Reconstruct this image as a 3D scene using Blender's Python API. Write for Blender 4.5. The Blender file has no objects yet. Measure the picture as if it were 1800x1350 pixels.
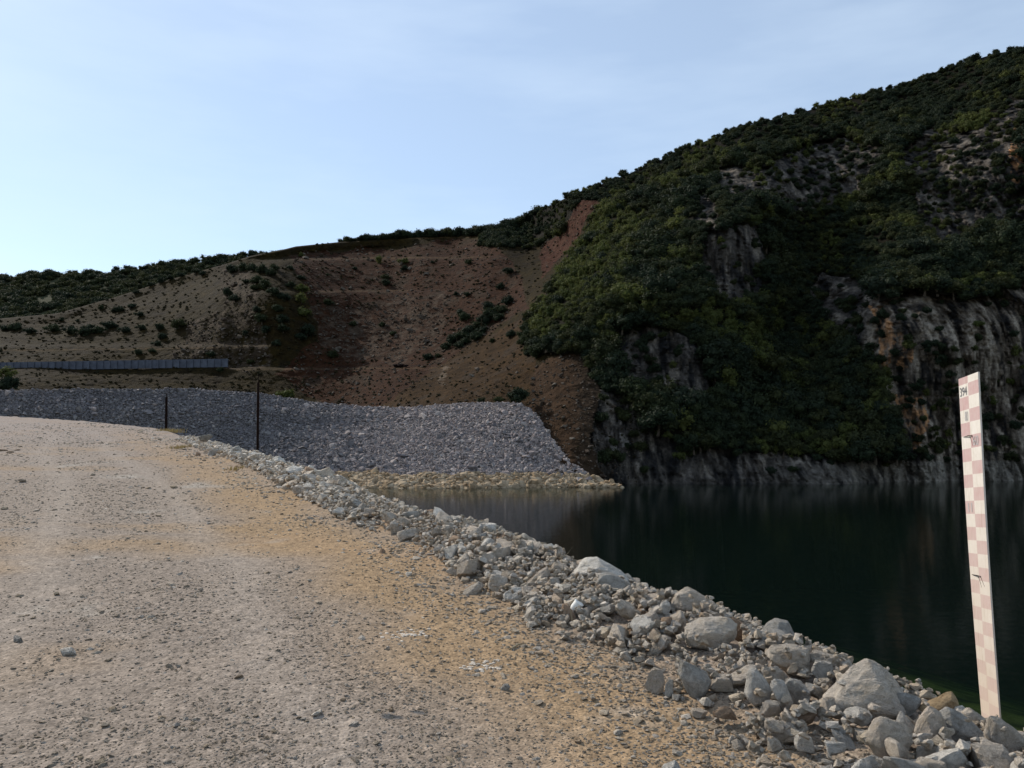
import bpy, bmesh, math, random
import numpy as np
from mathutils import Vector, Matrix, Euler
rnd = random.Random(7); rng = np.random.default_rng(7)
SC = bpy.context.scene; COL = SC.collection
R = math.radians

# ------------------------------------------------------------------ camera, sky, sun, exposure
EYE = 1.6; F = 1413.0; PITCH = math.atan(105/F)
cam = bpy.data.cameras.new('camera'); camo = bpy.data.objects.new('camera', cam); COL.objects.link(camo)
cam.sensor_width = 36; cam.lens = F/1800*36; cam.clip_end = 6000; cam.clip_start = .05
camo.location = (0, 0, EYE); camo.rotation_euler = (R(90)+PITCH, 0, 0); SC.camera = camo
SUN_AZ = -50; SUN_EL = 37          # degrees, azimuth from +Y towards +X
w = bpy.data.worlds.new('World'); SC.world = w; w.use_nodes = True
nt = w.node_tree; nt.nodes.clear()
sky = nt.nodes.new('ShaderNodeTexSky'); sky.sky_type = 'NISHITA'; sky.sun_disc = False
sky.sun_elevation = R(SUN_EL); sky.sun_rotation = R(SUN_AZ % 360); sky.air_density = 1.0; sky.dust_density = 0.25; sky.ozone_density = 2.0
geo = nt.nodes.new('ShaderNodeTexCoord'); mp = nt.nodes.new('ShaderNodeMapping'); mp.inputs['Scale'].default_value = (1.2, 1.6, 5.5)
mp.inputs['Rotation'].default_value = (0.15, 0.3, 0.4)
cn = nt.nodes.new('ShaderNodeTexNoise'); cn.inputs['Scale'].default_value = 1.6; cn.inputs['Detail'].default_value = 5; cn.inputs['Roughness'].default_value = .55
cr = nt.nodes.new('ShaderNodeMapRange'); cr.inputs['From Min'].default_value = .47; cr.inputs['From Max'].default_value = .75; cr.inputs['To Min'].default_value = .36; cr.inputs['To Max'].default_value = .60
mx = nt.nodes.new('ShaderNodeMix'); mx.data_type = 'RGBA'; mx.inputs['B'].default_value = (5.5, 6.55, 7.7, 1)
bg = nt.nodes.new('ShaderNodeBackground'); bg.inputs['Strength'].default_value = 0.149
wo = nt.nodes.new('ShaderNodeOutputWorld')
L = nt.links.new
L(geo.outputs['Generated'], mp.inputs['Vector']); L(mp.outputs[0], cn.inputs['Vector']); L(cn.outputs[0], cr.inputs['Value'])
L(cr.outputs[0], mx.inputs['Factor']); L(sky.outputs[0], mx.inputs['A']); L(mx.outputs['Result'], bg.inputs['Color']); L(bg.outputs[0], wo.inputs['Surface'])
sd = bpy.data.lights.new('sun', 'SUN'); sd.energy = 4.7; sd.angle = R(.5); sd.color = (1, .93, .82)
so = bpy.data.objects.new('sun', sd); COL.objects.link(so)
sdir = Vector((math.sin(R(SUN_AZ))*math.cos(R(SUN_EL)), math.cos(R(SUN_AZ))*math.cos(R(SUN_EL)), math.sin(R(SUN_EL))))
so.rotation_euler = (-sdir).to_track_quat('-Z', 'Y').to_euler(); so.location = (0, 0, 60)
SC.view_settings.view_transform = 'Standard'; SC.view_settings.look = 'None'; SC.view_settings.gamma = 1
SC.view_settings.exposure = 0.0
SC.cycles.max_bounces = 6; SC.cycles.transparent_max_bounces = 12; SC.cycles.diffuse_bounces = 3

# ------------------------------------------------------------------ helpers
cp, sp = math.cos(PITCH), math.sin(PITCH)
def P(u, v, D):
    """the place at forward distance D (metres) along the sight line through photo pixel u, v"""
    u = np.asarray(u, float); v = np.asarray(v, float); D = np.asarray(D, float)
    up = (675-v)/F
    k = D/(cp-up*sp)
    return np.stack([(u-900)/F*k, D*np.ones_like(k), EYE+(sp+up*cp)*k], -1)
def tanv(v):
    up = (675-v)/F
    return (sp+up*cp)/(cp-up*sp)
def pixel(p):
    x, y, z = p[..., 0], p[..., 1], p[..., 2]-EYE
    f = y*cp+z*sp; up = -y*sp+z*cp
    return 900+F*x/f, 675-F*up/f
def _hash(ix, iy, iz, s):
    h = (ix.astype(np.uint32)*np.uint32(374761393)+iy.astype(np.uint32)*np.uint32(668265263)+iz.astype(np.uint32)*np.uint32(2147483647)+np.uint32(s*974634777 & 0xffffffff))
    h = (h ^ (h >> np.uint32(13)))*np.uint32(1274126177)
    h = (h ^ (h >> np.uint32(15)))*np.uint32(2246822519)
    return ((h ^ (h >> np.uint32(16))) & np.uint32(0xffffff)).astype(np.float64)/16777215.0
def vnoise(p, s=0):
    f = np.floor(p); q = p-f; q = q*q*(3-2*q); f = f.astype(np.int64)
    r = 0
    for dx in (0, 1):
        wx = q[..., 0] if dx else 1-q[..., 0]
        for dy in (0, 1):
            wy = q[..., 1] if dy else 1-q[..., 1]
            for dz in (0, 1):
                wz = q[..., 2] if dz else 1-q[..., 2]
                r = r+_hash(f[..., 0]+dx, f[..., 1]+dy, f[..., 2]+dz, s)*wx*wy*wz
    return r*2-1
def fbm(p, o=4, s=0, rough=.5):
    r = 0; a = 1; t = 0
    for i in range(o):
        r = r+a*vnoise(p*(2.03**i)+i*17.3, s+i); t += a; a *= rough
    return r/t
def ridged(p, o=4, s=0):
    r = 0; a = 1; t = 0
    for i in range(o):
        r = r+a*(1-2*np.abs(vnoise(p*(2.03**i)+i*9.1, s+i))); t += a; a *= .5
    return r/t
def xy(x, y, z=0.):
    x, y = np.broadcast_arrays(np.asarray(x, float), np.asarray(y, float)); return np.stack([x, y, x*0+z], -1)
def inpoly(u, v, poly):
    r = np.zeros(np.shape(u), bool); n = len(poly)
    for i in range(n):
        x1, y1 = poly[i]; x2, y2 = poly[(i+1) % n]
        if y1 == y2: continue
        c = ((v >= min(y1, y2)) & (v < max(y1, y2)) & (u < (x2-x1)*(v-y1)/(y2-y1)+x1))
        r ^= c
    return r
def tag(o, label=None, cat=None, group=None, kind=None):
    for k, v in (('label', label), ('category', cat), ('group', group), ('kind', kind)):
        if v: o[k] = v
    return o
def link(name, me, parent=None):
    o = bpy.data.objects.new(name, me); COL.objects.link(o)
    if parent: o.parent = parent
    return o
def mesh_np(name, V, Fc, mat, smooth=True, col=None, attrs=None):
    me = bpy.data.meshes.new(name); V = np.asarray(V, np.float32); Fc = np.asarray(Fc, np.int32)
    n, k = Fc.shape
    me.vertices.add(len(V)); me.vertices.foreach_set('co', V.ravel())
    me.loops.add(n*k); me.loops.foreach_set('vertex_index', Fc.ravel())
    me.polygons.add(n); me.polygons.foreach_set('loop_start', np.arange(0, n*k, k, dtype=np.int32))
    me.polygons.foreach_set('loop_total', np.full(n, k, np.int32))
    me.update(calc_edges=True); me.validate()
    me.polygons.foreach_set('use_smooth', np.full(len(me.polygons), smooth, bool))
    if col is not None:
        a = me.color_attributes.new('tone', 'FLOAT_COLOR', 'POINT')
        a.data.foreach_set('color', np.concatenate([col, np.ones((len(col), 1))], 1).astype(np.float32).ravel())
    if mat: me.materials.append(mat)
    return me
def gridfaces(nr, nc):
    i = np.arange(nr-1)[:, None]*nc+np.arange(nc-1)[None]
    return np.stack([i, i+1, i+nc+1, i+nc], -1).reshape(-1, 4)
def prims(parts, name, mats):
    """join (verts, faces, material index) lists into one mesh"""
    V = []; Fs = []; mi = []
    for v, f, m in parts:
        b = len(V); V += [tuple(x) for x in v]; Fs += [tuple(b+i for i in q) for q in f]; mi += [m]*len(f)
    me = bpy.data.meshes.new(name); me.from_pydata(V, [], Fs); 
    for m in mats: me.materials.append(m)
    me.polygons.foreach_set('material_index', mi); me.update(); return me
def boxp(a, b, m=0):
    x0, y0, z0 = a; x1, y1, z1 = b
    v = [(x0, y0, z0), (x1, y0, z0), (x1, y1, z0), (x0, y1, z0), (x0, y0, z1), (x1, y0, z1), (x1, y1, z1), (x0, y1, z1)]
    return v, [(0, 3, 2, 1), (4, 5, 6, 7), (0, 1, 5, 4), (1, 2, 6, 5), (2, 3, 7, 6), (3, 0, 4, 7)], m
def tube(pts, rad, n=6, m=0):
    V = []; Fs = []
    for i, p in enumerate(pts):
        d = (Vector(pts[min(i+1, len(pts)-1)])-Vector(pts[max(i-1, 0)])).normalized()
        a = d.orthogonal().normalized(); b = d.cross(a)
        for k in range(n):
            t = 2*math.pi*k/n; V.append(tuple(Vector(p)+(a*math.cos(t)+b*math.sin(t))*rad[i]))
    for i in range(len(pts)-1):
        for k in range(n): Fs.append((i*n+k, i*n+(k+1) % n, (i+1)*n+(k+1) % n, (i+1)*n+k))
    Fs.append(tuple(range(n))[::-1]); Fs.append(tuple((len(pts)-1)*n+k for k in range(n)))
    return V, Fs, m

# ------------------------------------------------------------------ materials
def newmat(name):
    m = bpy.data.materials.new(name); m.use_nodes = True; nt = m.node_tree; nt.nodes.clear()
    out = nt.nodes.new('ShaderNodeOutputMaterial'); b = nt.nodes.new('ShaderNodeBsdfPrincipled')
    b.inputs['Roughness'].default_value = .9; b.inputs['Specular IOR Level'].default_value = .04
    nt.links.new(b.outputs[0], out.inputs[0]); return m, nt, b, out
def noise(nt, scale, detail=4, rough=.6, vec=None, typ='ShaderNodeTexNoise'):
    n = nt.nodes.new(typ); n.inputs['Scale'].default_value = scale
    if typ == 'ShaderNodeTexNoise': n.inputs['Detail'].default_value = detail; n.inputs['Roughness'].default_value = rough
    if vec is not None: nt.links.new(vec, n.inputs['Vector'])
    return n
def ramp(nt, src, stops):
    r = nt.nodes.new('ShaderNodeValToRGB'); e = r.color_ramp.elements
    while len(e) < len(stops): e.new(.5)
    for i, (p, c) in enumerate(stops): e[i].position = p; e[i].color = (*c, 1) if len(c) == 3 else c
    nt.links.new(src, r.inputs[0]); return r.outputs[0]
def mix(nt, a, b, fac, mode='MIX'):
    m = nt.nodes.new('ShaderNodeMix'); m.data_type = 'RGBA'; m.blend_type = mode
    for k, v in (('A', a), ('B', b), ('Factor', fac)):
        if hasattr(v, 'links'): nt.links.new(v, m.inputs[k])
        else: m.inputs[k].default_value = (*v, 1) if k != 'Factor' else v
    return m.outputs['Result']
def bump(nt, b, src, dist, strength=1, prev=None):
    n = nt.nodes.new('ShaderNodeBump'); n.inputs['Distance'].default_value = dist; n.inputs['Strength'].default_value = strength
    nt.links.new(src, n.inputs['Height'])
    if prev is not None: nt.links.new(prev, n.inputs['Normal'])
    nt.links.new(n.outputs[0], b.inputs['Normal']); return n.outputs[0]
def tone_mat(name, n1, n2, bd, lo=.55, hi=1.5, vor=None):
    """colour stored per vertex for each soil or rock kind, broken up by grain"""
    m, nt, b, out = newmat(name)
    a = nt.nodes.new('ShaderNodeAttribute'); a.attribute_name = 'tone'
    g = nt.nodes.new('ShaderNodeNewGeometry')
    x = noise(nt, n1, 6, .65, g.outputs['Position']); y = noise(nt, n2, 3, .6, g.outputs['Position'])
    c = mix(nt, a.outputs['Color'], ramp(nt, x.outputs[0], [(.3, (lo,)*3), (.7, (hi,)*3)]), 1., 'MULTIPLY')
    c = mix(nt, c, ramp(nt, y.outputs[0], [(.3, (.7,)*3), (.7, (1.3,)*3)]), 1., 'MULTIPLY')
    nt.links.new(c, b.inputs['Base Color'])
    p = bump(nt, b, x.outputs[0], bd); bump(nt, b, y.outputs[0], bd*n1/n2*1.5, 1, p)
    return m
M = {}
def rock_mat(name, cols, ns=6., bd=.01, dust=None, coord='Object'):
    m, nt, b, out = newmat(name)
    oi = nt.nodes.new('ShaderNodeObjectInfo'); tc = nt.nodes.new('ShaderNodeTexCoord')
    ad = nt.nodes.new('ShaderNodeVectorMath'); ad.operation = 'ADD'
    mu = nt.nodes.new('ShaderNodeMath'); mu.operation = 'MULTIPLY'; mu.inputs[1].default_value = 37
    nt.links.new(oi.outputs['Random'], mu.inputs[0]); nt.links.new(tc.outputs[coord], ad.inputs[0]); nt.links.new(mu.outputs[0], ad.inputs[1])
    base = ramp(nt, oi.outputs['Random'], [(i/(len(cols)-1), c) for i, c in enumerate(cols)])
    x = noise(nt, ns*.35, 5, .6, ad.outputs[0]); y = noise(nt, ns, 8, .75, ad.outputs[0]); z = noise(nt, ns*5, 3, .7, ad.outputs[0])
    c = mix(nt, base, ramp(nt, x.outputs[0], [(.3, (.72, .7, .66)), (.5, (1, 1, 1)), (.72, (1.28, 1.27, 1.25))]), 1., 'MULTIPLY')
    c = mix(nt, c, ramp(nt, y.outputs[0], [(.3, (.6, .6, .6)), (.5, (1, 1, 1)), (.7, (1.3, 1.3, 1.3))]), .8, 'MULTIPLY')
    c = mix(nt, c, ramp(nt, z.outputs[0], [(.35, (.75,)*3), (.65, (1.2,)*3)]), .7, 'MULTIPLY')
    if dust:
        c = mix(nt, c, dust, ramp(nt, x.outputs[0], [(.5, (0, 0, 0)), (.68, (.6, .6, .6))]))
    nt.links.new(c, b.inputs['Base Color'])
    p = bump(nt, b, y.outputs[0], bd); bump(nt, b, z.outputs[0], bd*.25, 1, p)
    return m
M['hero'] = rock_mat('limestone', [(.60, .51, .42), (.54, .465, .385), (.66, .575, .48), (.55, .455, .36)], 4, .045, (.34, .26, .17))
M['hero_dark'] = rock_mat('grey_limestone', [(.40, .37, .33), (.47, .435, .385)], 5, .045)
M['hero_tan'] = rock_mat('ochre_limestone', [(.42, .31, .18), (.38, .27, .16)], 5, .02)
M['hero_brown'] = rock_mat('brown_rock', [(.30, .215, .15), (.35, .245, .17)], 5, .02)
M['hero_white'] = rock_mat('white_limestone', [(.66, .61, .54), (.60, .55, .48)], 5, .04)
M['stone'] = rock_mat('broken_stone', [(.62, .54, .445), (.55, .47, .38), (.68, .61, .52), (.47, .36, .26), (.60, .50, .38), (.57, .51, .44)], .9, .05)
M['pebble'] = rock_mat('gravel_stone', [(.39, .32, .25), (.33, .27, .205), (.45, .385, .31), (.27, .205, .145), (.38, .305, .22), (.36, .30, .235), (.53, .47, .40), (.34, .29, .245)], .8, .03)
M['riprap'] = rock_mat('grey_riprap', [(.135, .122, .125), (.165, .15, .152), (.118, .107, .112), (.20, .185, .182), (.14, .127, .127)], .8, .05)
M['riprap_sunlit'] = rock_mat('sunlit_riprap', [(.235, .193, .182), (.28, .235, .22), (.20, .167, .16), (.34, .295, .27), (.25, .207, .193)], .8, .05)  # lighter, warmer copy of riprap: sunlight on the right face put into its colour
M['shore'] = rock_mat('stained_riprap', [(.34, .245, .15), (.26, .185, .115), (.40, .31, .21), (.28, .215, .145)], .8, .05)
M['talus'] = rock_mat('talus_stone', [(.075, .056, .042), (.06, .043, .032), (.12, .10, .08), (.065, .05, .038)], .8, .05)
M['clod'] = rock_mat('dirt_clod', [(.30, .21, .12), (.24, .16, .09)], 2, .05)
def leaf_mat(name, cols, tr=.25):
    m, nt, b, out = newmat(name)
    at = nt.nodes.new('ShaderNodeObjectInfo')
    g = nt.nodes.new('ShaderNodeNewGeometry')
    n = noise(nt, 2.2, 3, .6, g.outputs['Position'])
    base = ramp(nt, at.outputs['Random'], [(i/(len(cols)-1), c) for i, c in enumerate(cols)])
    c = mix(nt, base, ramp(nt, n.outputs[0], [(.3, (.6, .6, .62)), (.7, (1.45, 1.42, 1.2))]), 1., 'MULTIPLY')
    nt.links.new(c, b.inputs['Base Color']); b.inputs['Roughness'].default_value = .75; b.inputs['Specular IOR Level'].default_value = .1
    t = nt.nodes.new('ShaderNodeBsdfTranslucent'); nt.links.new(c, t.inputs['Color'])
    s = nt.nodes.new('ShaderNodeMixShader'); s.inputs[0].default_value = tr
    nt.links.new(b.outputs[0], s.inputs[1]); nt.links.new(t.outputs[0], s.inputs[2]); nt.links.new(s.outputs[0], out.inputs[0])
    return m
M['leaf_dark'] = leaf_mat('dark_evergreen_leaves', [(.024, .033, .019), (.018, .027, .017), (.031, .040, .019), (.023, .032, .022)])
M['leaf_mid'] = leaf_mat('green_leaves', [(.031, .038, .018), (.040, .045, .019), (.027, .033, .017)], .3)
M['leaf_light'] = leaf_mat('yellow_green_leaves', [(.066, .080, .025), (.082, .090, .030), (.055, .068, .024)], .35)
M['leaf_scrub'] = leaf_mat('dry_scrub', [(.042, .036, .019), (.030, .029, .016), (.050, .039, .020), (.026, .027, .015)], .2)
M['bark'], nt, b, out = newmat('bark'); b.inputs['Base Color'].default_value = (.07, .055, .04, 1)
M['twig'], nt, b, out = newmat('dry_twig'); b.inputs['Base Color'].default_value = (.26, .21, .14, 1)
M['straw'], nt, b, out = newmat('dry_grass'); b.inputs['Base Color'].default_value = (.36, .26, .11, 1)
m, nt, b, out = newmat('rusty_steel'); M['rust'] = m
n = noise(nt, 40, 5); nt.links.new(ramp(nt, n.outputs[0], [(.35, (.006, .005, .005)), (.7, (.022, .011, .008))]), b.inputs['Base Color'])
m, nt, b, out = newmat('white_plastic'); M['white'] = m; b.inputs['Roughness'].default_value = .45
n = noise(nt, 30, 4); nt.links.new(ramp(nt, n.outputs[0], [(.3, (.6, .57, .5)), (.6, (.8, .78, .74))]), b.inputs['Base Color'])
m, nt, b, out = newmat('retaining_concrete'); M['wall'] = m
oi = nt.nodes.new('ShaderNodeObjectInfo'); g = nt.nodes.new('ShaderNodeNewGeometry'); n = noise(nt, 1.5, 6, .6, g.outputs['Position'])
c = mix(nt, ramp(nt, oi.outputs['Random'], [(0, (.083, .09, .112)), (1, (.092, .10, .122))]), ramp(nt, n.outputs[0], [(.3, (.75,)*3), (.7, (1.25,)*3)]), 1., 'MULTIPLY')
nt.links.new(c, b.inputs['Base Color'])
def paint(name, c1, c2, c3):
    m, nt, b, out = newmat(name); g = nt.nodes.new('ShaderNodeNewGeometry')
    b.inputs['Roughness'].default_value = .6
    n = noise(nt, 14, 7, .7, g.outputs['Position']); n2 = noise(nt, 3, 3, .6, g.outputs['Position'])
    mpn = nt.nodes.new('ShaderNodeMapping'); mpn.inputs['Scale'].default_value = (60, 60, 5); nt.links.new(g.outputs['Position'], mpn.inputs[0])
    st = noise(nt, 1, 4, .6, mpn.outputs[0])
    c = ramp(nt, n.outputs[0], [(.3, c1), (.6, c2)])
    # paint bleached and washed off towards the foot of the board
    s = nt.nodes.new('ShaderNodeSeparateXYZ'); nt.links.new(g.outputs['Position'], s.inputs[0])
    mr = nt.nodes.new('ShaderNodeMapRange'); mr.inputs['From Min'].default_value = 1.7; mr.inputs['From Max'].default_value = -.45
    nt.links.new(s.outputs['Z'], mr.inputs['Value'])
    ad = nt.nodes.new('ShaderNodeMath'); ad.operation = 'MULTIPLY_ADD'; ad.inputs[1].default_value = .6; ad.inputs[2].default_value = -.3
    nt.links.new(n2.outputs[0], ad.inputs[0])
    a2 = nt.nodes.new('ShaderNodeMath'); a2.operation = 'ADD'; a2.use_clamp = True
    nt.links.new(mr.outputs[0], a2.inputs[0]); nt.links.new(ad.outputs[0], a2.inputs[1])
    c = mix(nt, c, c3, a2.outputs[0])
    c = mix(nt, c, ramp(nt, st.outputs[0], [(.25, (.72, .66, .56)), (.45, (1, 1, 1))]), .7, 'MULTIPLY')
    nt.links.new(c, b.inputs['Base Color']); return m
M['pwhite'] = paint('white_paint', (.58, .53, .46), (.66, .61, .55), (.53, .44, .36))
M['pred'] = paint('faded_red_paint', (.47, .30, .29), (.50, .375, .35), (.49, .385, .325))
m, nt, b, out = newmat('black_print'); M['print'] = m; b.inputs['Base Color'].default_value = (.12, .12, .13, 1)
m, nt, b, out = newmat('faded_print'); M['print_faded'] = m; b.inputs['Base Color'].default_value = (.42, .40, .39, 1)
M['hill'] = tone_mat('hillside_ground', .9, 5., .35)
M['emb'] = tone_mat('embankment_bed', 2., 8., .1)
m = tone_mat('gravel_road', 14., 60., .012, .66, 1.34); M['road'] = m
nt = m.node_tree; b = [x for x in nt.nodes if x.type == 'BSDF_PRINCIPLED'][0]; g = nt.nodes.new('ShaderNodeNewGeometry')
vo = nt.nodes.new('ShaderNodeTexVoronoi'); vo.inputs['Scale'].default_value = 45; nt.links.new(g.outputs['Position'], vo.inputs['Vector'])
prev = b.inputs['Normal'].links[0].from_socket; bump(nt, b, vo.outputs['Distance'], -.009, .5, prev)
cur = b.inputs['Base Color'].links[0].from_socket
hs = mix(nt, cur, ramp(nt, vo.outputs['Color'], [(.1, (.72,)*3), (.9, (1.3,)*3)]), .7, 'MULTIPLY'); nt.links.new(hs, b.inputs['Base Color'])
# water
m, nt, b, out = newmat('lake_water'); M['water'] = m; nt.nodes.remove(b)
g = nt.nodes.new('ShaderNodeNewGeometry'); mpn = nt.nodes.new('ShaderNodeMapping'); mpn.inputs['Scale'].default_value = (.9, 1.6, 1)
nt.links.new(g.outputs['Position'], mpn.inputs[0])
n1 = noise(nt, 2.2, 4, .55, mpn.outputs[0]); n2 = noise(nt, 11, 3, .5, mpn.outputs[0])
bu = nt.nodes.new('ShaderNodeBump'); bu.inputs['Distance'].default_value = .0055; nt.links.new(n1.outputs[0], bu.inputs['Height'])
bu2 = nt.nodes.new('ShaderNodeBump'); bu2.inputs['Distance'].default_value = .0012; nt.links.new(n2.outputs[0], bu2.inputs['Height']); nt.links.new(bu.outputs[0], bu2.inputs['Normal'])
fr = nt.nodes.new('ShaderNodeFresnel'); fr.inputs['IOR'].default_value = 1.333; nt.links.new(bu2.outputs[0], fr.inputs['Normal'])
gl = nt.nodes.new('ShaderNodeBsdfGlossy'); gl.inputs['Roughness'].default_value = .015; nt.links.new(bu2.outputs[0], gl.inputs['Normal'])
tr0 = nt.nodes.new('ShaderNodeBsdfTransparent'); df = nt.nodes.new('ShaderNodeBsdfDiffuse'); df.inputs['Color'].default_value = (.016, .034, .028, 1); tr = nt.nodes.new('ShaderNodeMixShader'); tr.inputs[0].default_value = .17; nt.links.new(tr0.outputs[0], tr.inputs[1]); nt.links.new(df.outputs[0], tr.inputs[2]); ms = nt.nodes.new('ShaderNodeMixShader')
bf = nt.nodes.new('ShaderNodeMath'); bf.operation = 'SUBTRACT'; bf.inputs[0].default_value = 1; nt.links.new(g.outputs['Backfacing'], bf.inputs[1])
bm_ = nt.nodes.new('ShaderNodeMath'); bm_.operation = 'MULTIPLY'; nt.links.new(fr.outputs[0], bm_.inputs[0]); nt.links.new(bf.outputs[0], bm_.inputs[1])
nt.links.new(bm_.outputs[0], ms.inputs[0]); nt.links.new(tr.outputs[0], ms.inputs[1]); nt.links.new(gl.outputs[0], ms.inputs[2]); nt.links.new(ms.outputs[0], out.inputs[0])
va = nt.nodes.new('ShaderNodeVolumeAbsorption'); va.inputs['Color'].default_value = (.53, .62, .46, 1); va.inputs['Density'].default_value = .40
nt.links.new(va.outputs[0], out.inputs['Volume'])

# ------------------------------------------------------------------ road plateau and stone berm (heights relative to the eye, then + EYE)
gy = np.array([-200, 0, 3.5, 6, 10, 14, 21.7, 38, 70, 400.]); gz = np.array([-1.62, -1.62, -1.6, -1.46, -1.19, -.90, -.36, .66, 2.64, 2.9])
def g(Y):
    return np.interp(Y, gy, gz)*.5+np.interp(Y-.8, gy, gz)*.25+np.interp(np.asarray(Y)+.8, gy, gz)*.25
def solveY(v, add):
    t = tanv(v); ys = np.linspace(2.5, 120, 6000); d = g(ys)+add-t*ys
    i = np.where(np.sign(d[:-1]) != np.sign(d[1:]))[0]
    return ys[i[0]] if len(i) else 60.
sil = [(1890, 1385), (1800, 1318), (1740, 1272), (1600, 1235), (1520, 1185), (1440, 1165), (1390, 1125), (1300, 1100), (1230, 1062), (1110, 1045), (1030, 1000),
       (950, 978), (880, 940), (800, 912), (700, 890), (620, 860), (560, 836), (470, 803), (430, 792), (360, 774), (300, 762), (270, 752), (150, 740), (0, 730.5)]
crest = [(9.5, -30.), (6.2, 0.)]
for u, v in sil:
    a = .20 if u > 340 else .05
    Y = solveY(v, a); crest.append(((u-900)/F*Y*1.0/(cp-(675-v)/F*sp), Y))
crest += [(-60, 71.), (-130, 82.), (-400, 100.)]
crest = np.array(crest)
# resample so the distance test is smooth
seg = np.r_[0, np.cumsum(np.hypot(*np.diff(crest, axis=0).T))]
def crest_sd(x, y):
    """signed distance to the crest line of the berm, positive towards the water"""
    x = np.asarray(x, float); y = np.asarray(y, float)
    best = np.full(x.shape, 1e9); sgn = np.ones(x.shape); along = np.zeros(x.shape)
    for i in range(len(crest)-1):
        a, b_ = crest[i], crest[i+1]; d = b_-a; l2 = d@d
        t = np.clip(((x-a[0])*d[0]+(y-a[1])*d[1])/l2, 0, 1)
        px, py = x-a[0]-t*d[0], y-a[1]-t*d[1]; r = np.hypot(px, py)
        c = d[0]*(y-a[1])-d[1]*(x-a[0])
        m = r < best; best = np.where(m, r, best); sgn = np.where(m, np.where(c > 0, -1, 1), sgn); along = np.where(m, seg[i]+t*math.sqrt(l2), along)
    return best*sgn, along
def ground_z(x, y, fine=True):
    s, al = crest_sd(x, y)
    b_h = np.interp(y, [0, 4, 20, 30, 38, 60], [.10, .10, .10, .07, .03, .02])
    z = g(y)+b_h*np.exp(-(np.minimum(s+.1, 0)/.55)**2)*np.where(s > 0, 1, 1)
    out = np.maximum(s-.12, 0)
    z = z-.47*out
    dd_ = -(z+4.0); z = np.where(dd_ > .5, -4.0-np.interp(dd_, [.5, 1.5, 4.2, 8, 14, 60], [.5, 1.3, 2.7, 5.2, 12, 40]), z)
    z = np.maximum(z, -14.)
    p = xy(x, y)
    if fine:
        z = z+.035*fbm(p*.6, 3, 3)*np.clip(1+s*0, 0, 1)+.018*fbm(p*3.1, 3, 8)+np.where(s > 0, .06*fbm(p*1.7, 3, 12), 0)
    return z+EYE
def track(s, y):
    """wheel paths that follow the curve of the road edge"""
    wv = .18*np.sin(y*.35)
    return sum(np.exp(-((s+o_+wv)/.24)**2) for o_ in (2.7, 4.4, 6.4, 8.1))
def ground_col(x, y, s):
    p = xy(x, y)
    grey = np.array([.238, .192, .154]); ochre = np.array([.28, .192, .114]); pale = np.array([.34, .305, .26]); rusty = np.array([.30, .19, .105]); bed = np.array([.15, .145, .065])
    n1 = fbm(p*np.array([.30, .75, 1]), 4, 21); n2 = fbm(p*1.3, 4, 22); n3 = fbm(p*.18, 3, 23)
    band = np.exp(-((s+1.35-.35*n2)/.75)**2)*np.interp(y, [2, 20, 40], [1., .8, .4])
    w1 = np.clip(band*1.15+np.clip((n1-.12)*2.2, 0, .75), 0, 1)[:, None]
    c = grey*(1-w1)+ochre*w1
    tk = track(s, y)[:, None]; c = c*(1-.45*tk)+np.array([.30, .25, .205])*.45*tk
    w2 = np.clip((n2-.38)*2.5, 0, .6)[:, None]; c = c*(1-w2)+pale*w2
    w3 = (np.clip((n3-.2)*2, 0, .5)*np.clip((n2+.1)*2, 0, 1))[:, None]; c = c*(1-w3)+rusty*w3
    far = np.interp(y, [14, 40], [0, .6])[:, None]; c = c*(1-far)+np.array([.25, .207, .185])*far
    wo_ = np.clip((s-.6)/1.5, 0, 1)[:, None]; c = c*(1-wo_)+np.array([.22, .18, .11])*wo_
    wb = np.clip((s-4.)/2, 0, 1)[:, None]; c = c*(1-wb)+bed*np.clip(.9+1.6*n2[:, None]+1.2*n1[:, None], .25, 2)*wb
    return np.clip(c, .02, .8)
ang = np.concatenate([np.linspace(-178, -45, 60), np.linspace(-44.6, 44.6, 620), np.linspace(45, 178, 60)])
rad = np.concatenate([[.02, .5, 1.2, 2.0], np.geomspace(2.6, 14, 330), np.geomspace(14.15, 90, 170), [100, 120, 150, 200, 300, 500, 1000, 2500]])
A_, R_ = np.meshgrid(np.radians(ang), rad)
gx, gyy = (R_*np.sin(A_)).ravel(), (R_*np.cos(A_)).ravel()
s0, al0 = crest_sd(gx, gyy)
gzv = ground_z(gx, gyy)
gzv = np.where(np.hypot(gx, gyy) > 120, np.minimum(gzv, EYE-13.5), gzv)
ground = link('ground', mesh_np('ground', np.stack([gx, gyy, gzv], 1), gridfaces(len(rad), len(ang))[:, ::-1], M['road'], True, ground_col(gx, gyy, s0)))
tag(ground, 'pale gravel road rising away beside the stony lake edge', kind='structure')

WZ = EYE-4.0
me = prims([boxp((-44, -1, WZ-16), (420, 175, WZ))], 'water', [M['water']])
water = link('water', me); tag(water, 'dark still green lake water under the cliffs', kind='structure')

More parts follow.
